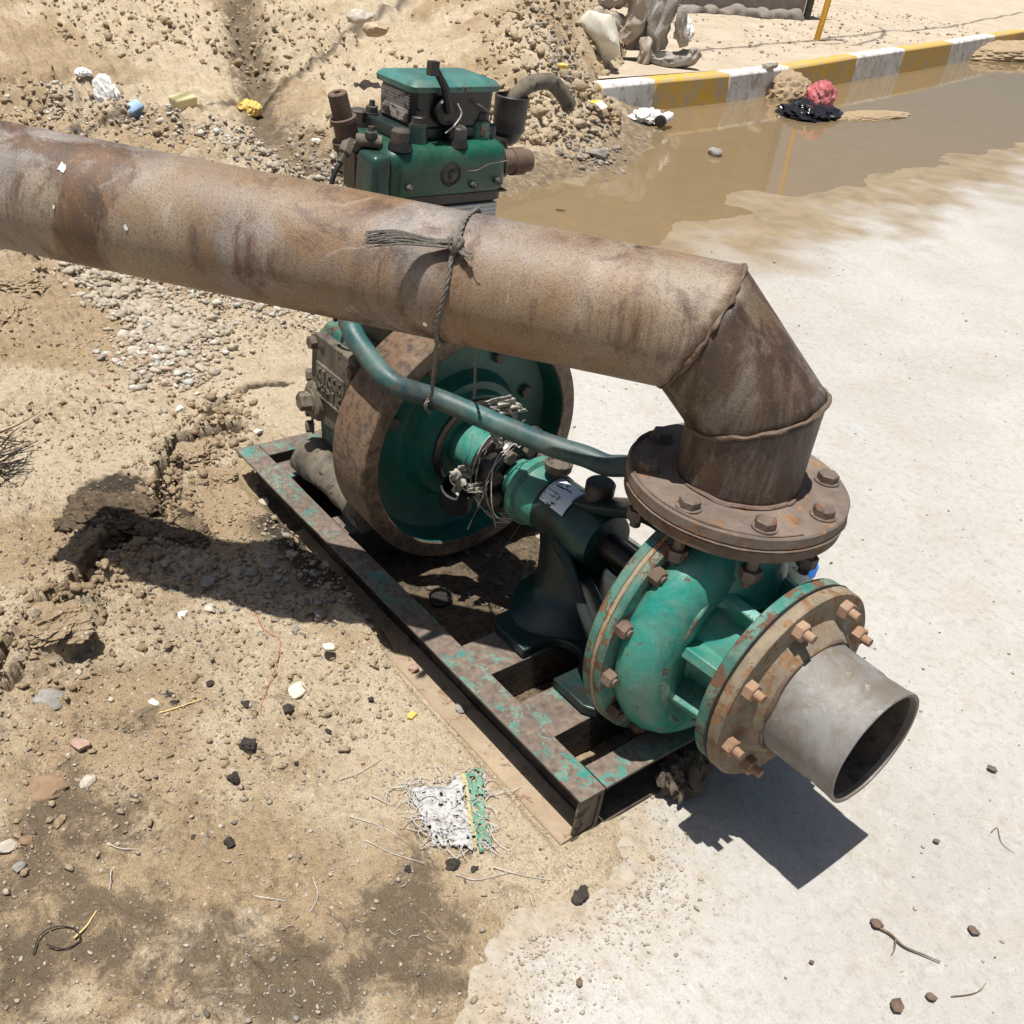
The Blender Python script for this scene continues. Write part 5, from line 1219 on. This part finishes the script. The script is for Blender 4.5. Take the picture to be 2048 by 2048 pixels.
# ------------------------------------------------------------------ frayed woven sack scrap
def gpz(px_, py_, dz_=.004):
    c = gp(px_, py_); z_ = gz(c[0], c[1]); c = gp(px_, py_, z_ + dz_); return c
A_, B_, C_, D_ = gp(762, 1500), gp(912, 1487), gp(925, 1612), gp(812, 1606)
scr = thing('woven_sack_scrap', tuple(gp(850, 1550)), "frayed white woven sack scrap with yellow and green edge", 'sack scrap')
t = MT('weave'); uv = t.attr('masks')
wv = t.vor(900); 
colr = t.ramp(uv[0], [(0, (.36, .37, .38)), (.68, (.42, .43, .44)), (.70, (.42, .35, .16)), (.745, (.42, .35, .16)), (.765, (.045, .20, .13)), (1, (.09, .25, .17))])
for e in t.N:
    if e.type == 'VALTORGB': e.color_ramp.interpolation = 'LINEAR'
colr = t.mix(t.ramp(t.noise(400, 3, .7), [(.56, 0), (.64, .6)]), colr, (.70, .72, .72)); colr = t.mix(t.ramp(t.noise(160, 4, .7), [(.40, .8), (.50, 0)]), colr, (.27, .215, .15))
M['weave'] = t.done(colr, .55, 0.0, t.bump(t.noise(500, 2), .5, .002), .4)
N1, N2 = 60, 52; V = []; UV = []
for i in range(N1):
    for j in range(N2):
        u, v = i / (N1 - 1), j / (N2 - 1); p_ = A_ * (1 - u) * (1 - v) + B_ * u * (1 - v) + C_ * u * v + D_ * (1 - u) * v
        ed = min(u, v, 1 - u, 1 - v); p_ = p_ + .022 * float(vnoise(u * 3.1, v * 3.1, 2)) * np.array([1, -.6, 0]) * (1 if ed < .12 else .3)
        V.append((p_[0], p_[1], gz(p_[0], p_[1]) + .007 + .005 * float(fbm(u * 5, v * 5, 3, 4)) + .004 * math.sin(v * 9))); UV.append((u + .012 * float(vnoise(v * 12, 1, 3)), v, 0, 1))
me = fin_mesh('cloth', V, [(i * N2 + j, i * N2 + j + 1, (i + 1) * N2 + j + 1, (i + 1) * N2 + j) for i in range(N1 - 1) for j in range(N2 - 1) if vnoise(i * .45, j * .45, 6) < .58 - .9 * max(0, 1 - min(i, j, N1 - 2 - i, N2 - 2 - j) / 5)], 'weave', 60)
ca_ = me.color_attributes.new('masks', 'FLOAT_COLOR', 'POINT'); ca_.data.foreach_set("color", np.array(UV, np.float32).ravel())
o_ = obj('woven_cloth', me, scr); o_.modifiers.new('s', 'SOLIDIFY').thickness = .0012
m_ = MB(); rr = random.Random(8)
for k in range(150):
    e = rr.random(); u, v = (rr.random(), rr.choice((0.02, .98))) if e < .62 else (rr.choice((.02, .98, .02)), rr.random())
    p_ = A_ * (1 - u) * (1 - v) + B_ * u * (1 - v) + C_ * u * v + D_ * (1 - u) * v; ctr = (A_ + B_ + C_ + D_) / 4
    d_ = p_ - ctr; d_[2] = 0; d_ /= np.linalg.norm(d_) + 1e-9; an = rr.choice((-1.2, 1.2, 0)) + rr.gauss(0, .5); d_ = np.array([d_[0] * math.cos(an) - d_[1] * math.sin(an), d_[0] * math.sin(an) + d_[1] * math.cos(an), 0])
    L = abs(rr.gauss(.012, .014)) + .006; bend = rr.gauss(0, 1.3); pts = []
    for q in range(5):
        f = q / 4; a = bend * f; dd = np.array([d_[0] * math.cos(a) - d_[1] * math.sin(a), d_[0] * math.sin(a) + d_[1] * math.cos(a), 0]); x_ = p_ + dd * L * f
        pts.append((x_[0], x_[1], gz(x_[0], x_[1]) + .004 + .010 * math.sin(f * 3.1) * rr.random()))
    m_.tube(pts, [.0007, .0007, .0007, .0006, .0005], 4)
for k in range(30):
    u, v = rr.uniform(.02, .7), rr.uniform(.05, .95); p_ = A_ * (1 - u) * (1 - v) + B_ * u * (1 - v) + C_ * u * v + D_ * (1 - u) * v; a = rr.uniform(0, 6.28); L = rr.uniform(.01, .035)
    pts = [(p_[0] + math.cos(a + f * 1.2) * L * f, p_[1] + math.sin(a + f * 1.2) * L * f, gz(p_[0], p_[1]) + .012 + .008 * math.sin(f * 3)) for f in (0, .33, .66, 1)]
    m_.tube(pts, .0006, 4)
m_.build('frayed_threads', 'thread_pale', scr, 60)
# threads and straws on the sand
def strand(name, pts, rad, mat, label, cat, lift=.003, group=None, taper=True):
    P = spline([gpz(a, b, lift) for a, b in pts], 6); P = [np.array([p[0], p[1], max(p[2], gz(p[0], p[1]) + rad)]) for p in P]
    n_ = len(P); return tag(MB().tube(P, [rad * (1 - .5 * i / n_) if taper else rad for i in range(n_)], 6).build(name, mat, None, 60), label, cat, group)
strand('red_thread', ((480, 1155), (500, 1190), (528, 1210), (520, 1260), (500, 1310), (490, 1345)), .0008, 'thread_red', "thin red thread winding over the sand", 'thread')
strand('straw', ((300, 1345), (335, 1335), (380, 1318)), .0018, 'straw', "dry yellow straw lying on the sand near the crack", 'straw')
strand('straw', ((140, 1770), (165, 1745), (182, 1718)), .0018, 'straw', "short yellow straw beside the dark wire loop", 'straw')
for k, pts in enumerate((((205, 1592), (225, 1600), (260, 1602)), ((210, 1640), (206, 1680)), ((480, 1690), (540, 1700)), ((590, 1655), (600, 1690), (585, 1720)), ((660, 1540), (720, 1560), (770, 1590)), ((690, 1585), (740, 1610), (800, 1628)), ((930, 1635), (980, 1650), (1040, 1660)), ((700, 1500), (740, 1520)), ((860, 1650), (900, 1660), (960, 1645)), ((940, 1500), (1000, 1480), (1050, 1460)), ((1000, 1690), (1010, 1720)), ((640, 1470), (690, 1450), (720, 1430)))):
    strand('plastic_fibre', pts, .0008, 'thread_pale', "pale frayed plastic fibre lying on the damp sand", 'fibre', group='fibres around the sack scrap')
m_ = MB(); rr = random.Random(21)
for k in range(70):
    a, b = rr.uniform(430, 1050), rr.uniform(1380, 1900); p0 = gpz(a, b, .002); an = rr.uniform(0, 6.28); L = rr.uniform(.004, .014); bend = rr.gauss(0, 1.4)
    if p0[0] > .05: continue
    m_.tube([(p0[0] + math.cos(an + bend * f) * L * f, p0[1] + math.sin(an + bend * f) * L * f, gz(p0[0], p0[1]) + .0012 + .003 * math.sin(3 * f)) for f in (0, .3, .6, 1)], .0005, 4)
o_ = m_.build('fibre_litter', 'thread_pale', None, 60); o_['kind'] = 'stuff'; tag(o_, "short pale fibres littering the damp sand", 'fibres')
strand('wire_loop', ((62, 1800), (75, 1765), (105, 1748), (140, 1752), (150, 1775), (120, 1790), (88, 1782)), .0010, 'wire_dark', "dark bent wire loop on the damp ground", 'wire', .008, None, False)
# dry brushwood at the left edge
bw = thing('brushwood', tuple(gp(20, 850)), "bundle of dark dry twigs on pale sand", 'twigs'); rr = random.Random(5)
for k in range(26):
    a0 = (rr.uniform(-60, 10), rr.uniform(815, 900)); a1 = (rr.uniform(20, 78), a0[1] + rr.uniform(-45, 10)); P = [gpz(*a0, .01 + rr.random() * .02), gpz((a0[0] + a1[0]) / 2, (a0[1] + a1[1]) / 2 + rr.uniform(-6, 6), .012 + rr.random() * .03), gpz(*a1, .006 + rr.random() * .012)]
    MB().tube(spline(P, 4), [.0022 * (1 - .08 * i) for i in range(9)], 5).build('twig', 'twig_dark', bw, 60)
# dry stem with a leaf on the concrete, and leaf litter
ds = thing('dry_stem', tuple(gp(1690, 1740)), "dry brown stem with a curled leaf on the concrete", 'stem')
def stem(pts, rad, par): P = spline([gp(a, b, .006) for a, b in pts], 6); MB().tube(P, [rad * (1 - .6 * i / len(P)) for i in range(len(P))], 6).build('twig', 'twig_dry', par, 60)
stem(((1655, 1748), (1680, 1762), (1705, 1785), (1740, 1800), (1775, 1815)), .0024, ds); stem(((1690, 1772), (1688, 1790), (1683, 1800)), .0016, ds)
def leafmesh(c, L, a, seed, par=None, name='leaf'):
    V = []; 
    for i in range(9):
        for j in range(5):
            f = i / 8; g_ = (j - 2) / 2; w_ = .38 * math.sin(min(1, f * 1.05) * math.pi) ** .7 * L * (1 + .25 * float(vnoise(f * 6, g_ * 2, seed)))
            lx, ly = (f - .5) * L, g_ * w_; V.append((c[0] + lx * math.cos(a) - ly * math.sin(a), c[1] + lx * math.sin(a) + ly * math.cos(a), c[2] + .003 + abs(g_) ** 2 * L * .22 + .1 * L * (f - .4) ** 2 + .04 * L * float(vnoise(f * 5, g_ * 3, seed + 1))))
    o_ = obj(name, fin_mesh(name, V, [(i * 5 + j, i * 5 + j + 1, (i + 1) * 5 + j + 1, (i + 1) * 5 + j) for i in range(8) for j in range(4)], 'leaf_dry', 60), par); o_.modifiers.new('s', 'SOLIDIFY').thickness = .0006; return o_
leafmesh(gp(1652, 1747, .002), .022, .4, 1, ds)
for k, (a, b, L, an, lb) in enumerate(((1690, 1902, .026, 1.9, "curled dry leaf lying alone on the concrete"), (1755, 1885, .018, .6, "small curled leaf beside a wisp of dry grass"), (1835, 1760, .02, .2, "thin twisted dry leaf on the concrete"), (1765, 1590, .013, .8, "tiny crumpled leaf near the suction pipe shadow"), (1092, 1857, .014, 2.4, "small grey leaf on the concrete near the sand"), (1530, 1818, .009, 1, "dark leaf crumb on the pale concrete"), (1870, 1455, .02, .1, "narrow leaf sliver on the concrete"))):
    tag(leafmesh(gp(a, b, .001), L, an, k + 2), lb, 'leaf')
strand('dry_grass', ((1795, 1880), (1830, 1876), (1850, 1868), (1860, 1855)), .0010, 'twig_dry', "wisp of dry grass on the concrete", 'grass stalk')
strand('fine_root', ((1975, 1660), (1985, 1645), (2000, 1662), (1990, 1672), (2010, 1700)), .0008, 'twig_dry', "fine curled root at the edge of the concrete", 'root')
strand('fine_root', ((1870, 1570), (1882, 1562), (1890, 1590), (1915, 1610)), .0008, 'twig_dry', "thin hooked root on the concrete", 'root')
# lid of a tin under the frame
c = gp(830, 1138); tn = thing('tin_lid', (c[0], c[1], .006), "small black tin lying under the skid beside the pedestal", 'tin')
zz = gz(c[0], c[1]); MB().lathe((c[0], c[1], zz), (.15, -.1, 1), [(0, .002), (0, .024), (.012, .0255), (.013, .0235), (.003, .022), (.003, .001)], 30).build('tin_body', 'greasy_black', tn, 40)

# ------------------------------------------------------------------ rope tied round the pipe
rope = thing('rope', tuple(pipe_hit(913, 494)), "frayed grey fibre rope knotted round the rusty pipe", 'rope')
def out(p, h): cc_ = J1 + PD * ((p - J1) @ PD); d = (p - cc_) / np.linalg.norm(p - cc_); return cc_ + d * (PR + h)
def twist(P, r0, rs_, par, name='strand', turns=90, mat='rope_fibre', nst=3):
    P = [np.array(p) for p in P]
    for s_ in range(nst):
        Q = []; u = None; acc = 0
        for i, p in enumerate(P):
            d = P[min(i + 1, len(P) - 1)] - P[max(i - 1, 0)]; d /= np.linalg.norm(d) + 1e-12
            if u is None: u, v, _ = frame(d)
            else: u = u - d * (u @ d); u /= np.linalg.norm(u)
            v = np.cross(d, u); acc += 0 if i == 0 else np.linalg.norm(p - P[i - 1]); a = acc * turns * 2 + s_ * 2 * math.pi / nst
            Q.append(p + r0 * (math.cos(a) * u + math.sin(a) * v))
        MB().tube(Q, rs_, 6).build(name, mat, par, 60)
band = [(953, 422), (930, 444), (920, 472), (913, 494), (903, 521), (894, 574), (882, 619), (874, 649), (875, 676)]
P = [out(pipe_hit(a, b), .004) for a, b in band]
last = P[-1]; cc_ = J1 + PD * ((last - J1) @ PD)
# carry the loop on round the back of the pipe
e1 = (P[0] - (J1 + PD * ((P[0] - J1) @ PD))); a0 = math.atan2(e1 @ np.cross(PD, UP), e1[2]); e2 = last - cc_; a1 = math.atan2(e2 @ np.cross(PD, UP), e2[2])
t0 = (P[0] - J1) @ PD; t1 = (last - J1) @ PD
SIDE = np.cross(PD, UP); SIDE /= np.linalg.norm(SIDE); UPP = np.cross(SIDE, PD)
def ang(p): q = p - (J1 + PD * ((p - J1) @ PD)); return math.atan2(q @ SIDE, q @ UPP)
aa, ab = ang(P[0]), ang(last)
full = (2 * math.pi - abs(aa - ab)); sg = 1 if aa > ab else -1
backp = [J1 + PD * (t0 + (t1 - t0) * f) + (PR + .004) * (math.cos(aa + sg * full * f) * UPP + math.sin(aa + sg * full * f) * SIDE) for f in np.linspace(0, 1, 24)]
twist(spline(backp[::-1][:-1] + P, 5), .0021, .0021, rope)
hang = [last, np.array([-.60, -.262, .66]) * 0 + last * .66 + np.array([-.655, -.150, .505]) * .34, last * .33 + np.array([-.655, -.150, .505]) * .67, np.array([-.655, -.150, .502]), np.array([-.660, -.158, .478]), np.array([-.668, -.14, .455])]
twist(spline(hang, 8), .0022, .0021, rope)
h0 = backp[8]; twist(spline([h0, h0 * .5 + np.array([-.62, -.075, .50]) * .5, np.array([-.62, -.075, .495])], 10), .0018, .0018, rope)
kp = out(pipe_hit(913, 494), .011)
for k in range(5):
    rr = random.Random(k); uu, vv, _ = frame(np.array([rr.gauss(0, 1), rr.gauss(0, 1), rr.gauss(0, 1)]))
    MB().tube([kp + .0095 * (math.cos(a) * uu + math.sin(a) * vv) for a in np.linspace(0, 6.0, 22)], .0042, 7).build('knot', 'rope_fibre', rope, 60)
rr = random.Random(3); m_ = MB()
tail = [out(pipe_hit(905, 493), .012), None, None, None]
def lifted(u, v, k): p = pipe_hit(u, v); return CAM + (p - CAM) * k
for k in range(30):
    s_ = rr.gauss(0, 1); q = rr.gauss(0, 1)
    pts = [kp + np.array([rr.gauss(0, .002) for _ in range(3)]), lifted(850 + rr.gauss(0, 3), 482 + s_ * 3 + 1, .985), lifted(791 + rr.gauss(0, 4), 473 + s_ * 6, .962), lifted(728 + abs(rr.gauss(0, 9)), 479 + s_ * 7 + q * 3, .938)]
    m_.tube(spline(pts, 6), [.0022] * 12 + [.0018, .0016, .0014, .0012, .001, .0008, .0007], 5)
m_.build('frayed_tail', 'rope_fibre', rope, 60)
m_ = MB()
for k in range(16):
    pts = [kp, lifted(928 + rr.gauss(0, 3), 505 + rr.gauss(0, 3), .99), lifted(942 + rr.gauss(0, 4), 514 + rr.gauss(0, 5), .988)]
    m_.tube(spline(pts, 5), .0013, 5)
m_.tube(spline([lifted(938, 512, .99), lifted(950, 525, .988), lifted(959, 536, .99)], 5), .0006, 4)
m_.build('frayed_tail', 'rope_fibre', rope, 60)

# rags wound on the coupling
def ragmesh(name, corners, amp, seed, label, n1=26, n2=18):
    A, B, C0, D0 = [np.array(c) for c in corners]; V = []; nn = np.cross(B - A, D0 - A); nn /= np.linalg.norm(nn)
    for i in range(n1):
        for j in range(n2):
            u, v = i / (n1 - 1), j / (n2 - 1); p_ = A * (1 - u) * (1 - v) + B * u * (1 - v) + C0 * u * v + D0 * (1 - u) * v
            V.append(p_ + nn * amp * (1 - 2 * abs(float(vnoise(u * 4, v * 4, seed))) + .6 * float(vnoise(u * 11, v * 11, seed + 1))) + (B - A) * .05 * float(vnoise(v * 9, u * 3, seed)))
    o_ = obj(name, fin_mesh(name, V, [(i * n2 + j, i * n2 + j + 1, (i + 1) * n2 + j + 1, (i + 1) * n2 + j) for i in range(n1 - 1) for j in range(n2 - 1)], 'rag_cloth', 60)); o_.modifiers.new('s', 'SOLIDIFY').thickness = .0015
    return tag(o_, label, 'rag')
def X_(u, v, x): return on(u, v, 0, x)
ragmesh('rag', (X_(980, 800, -.60), X_(1030, 788, -.63), X_(1058, 822, -.63), X_(1000, 830, -.59)), .010, 1, "pale mesh rag caught behind the cooling pipe above the coupling")
ragmesh('rag', (X_(978, 838, -.575), X_(1000, 838, -.60), X_(1010, 895, -.585), X_(992, 897, -.575)), .006, 2, "strip of rag hanging over the shaft coupling")
ragmesh('rag', (X_(902, 945, -.60), X_(935, 925, -.62), X_(948, 942, -.62), X_(912, 1000, -.60)), .008, 3, "frayed rag around the rubber sleeve under the coupling")
ragmesh('rag', (X_(935, 968, -.58), X_(962, 965, -.59), X_(975, 985, -.58), X_(945, 985, -.57)), .007, 4, "small frayed rag end below the shaft coupling")

wt = thing('wire_tangle', ax(-.62), "tangle of pale frayed wire wound round the shaft coupling", 'wire'); rr = random.Random(17)
for k in range(16):
    a0 = rr.uniform(0, 6.28); x0 = rr.uniform(-.655, -.56); pts = []
    for q in range(6):
        a = a0 + q * rr.uniform(.2, .6); rad = .088 + rr.uniform(.0, .022); pts.append(ax(x0 + rr.gauss(0, .008), rad * math.cos(a), rad * math.sin(a)))
    if k % 4 == 0: pts[-1] = (pts[-1][0] + rr.gauss(0, .02), pts[-1][1] - .02, pts[-1][2] - .06)
    MB().tube(spline(pts, 5), .0011, 5).build('wire_strand', 'thread_pale' if k % 2 else 'rope_fibre', wt, 60)

# ------------------------------------------------------------------ background on the sidewalk
L0 = gp(1258, 20, .19)[:2]; R0 = gp(1514, 37, .19)[:2]
bd = thing('plaster_building', (*((L0 + R0) / 2), .19), "low grey plastered building standing on the sandy sidewalk", 'building')
d_ = R0 - L0; Lb = np.linalg.norm(d_); d_ /= Lb; q_ = np.array([-d_[1], d_[0]]); q_ = q_ if q_[0] < 0 else -q_
def bpt(s_, w_, z_): return (L0[0] + d_[0] * s_ + q_[0] * w_, L0[1] + d_[1] * s_ + q_[1] * w_, z_)
def bbox(s0, s1, w0, w1, z0, z1):
    V = [bpt(s, w, z) for z in (z0, z1) for s, w in ((s0, w0), (s1, w0), (s1, w1), (s0, w1))]
    return MB().add(V, [(0, 3, 2, 1), (4, 5, 6, 7), (0, 1, 5, 4), (1, 2, 6, 5), (2, 3, 7, 6), (3, 0, 4, 7)])
bbox(-2.5, Lb, 0, 2.6, .1, 2.85).build('wall', 'plaster_wall', bd, 30, .02)
bbox(-2.6, Lb + .08, -.08, 2.7, 2.852, 3.0).build('roof_slab', 'plaster_wall', bd, 30, .02)
wn_ = bbox(.6, 1.6, -.012, .02, 1.3, 2.2).build('window', 'muddy_iron', bd, 30, .01)
sk = [bpt(s, -.02 + .03 * float(vnoise(s * 5, 2, 1)), .20 + .02 * float(vnoise(s * 6, 5, 2))) for s in np.arange(-.6, Lb - .05, .03)]
MB().tube(sk, [.075 * (1 + .45 * float(vnoise(i * .22, 1, 3))) for i in range(len(sk))], 14, True, lambda i, a: 1 + .3 * float(vnoise(i * .3, a * 1.3, 4))).build('mortar_skirt', 'plaster_wall', bd, 60)
MB().tube([bpt(Lb + .03, -.03, .18), bpt(Lb + .03, -.03, 2.8)], .045, 14).build('drain_pipe', 'black_plastic', bd, 50)
c = gp(1540, 76, .19); tag(MB().tube([(c[0], c[1], .05), (c[0], c[1] + .07, 1.3), (c[0], c[1] + .14, 2.6)], .032, 16).build('yellow_pole', 'pole_yellow', None, 50), "slim yellow pole standing on the sandy sidewalk", 'pole')
# overhead cables whose shadows cross the ground
def cable(pts, H, rad, label, zg=.2):
    P = []
    for a, b in pts:
        g_ = gp(a, b, zg); P.append(g_ + np.array(SUNV) / SUNV.z * H)
    return tag(MB().tube(spline(P, 8), rad, 8).build('overhead_cable', 'cable_black', None, 60), label, 'cable', None)
cable(((-200, 262), (0, 236), (185, 210), (450, 170), (640, 128), (800, 98), (980, 60), (1120, 25)), 7.0, .022, "black overhead cable above the dirt field", .12)
cable(((1240, 108), (1340, 92), (1500, 78), (1640, 62), (1780, 50), (1932, 22), (2100, -10)), 6.5, .02, "black overhead cable above the sidewalk")
cable(((1545, 80), (1610, 82), (1650, 74), (1668, 62), (1655, 50), (1630, 46)), 6.0, .016, "looped black cable end hanging over the sidewalk")
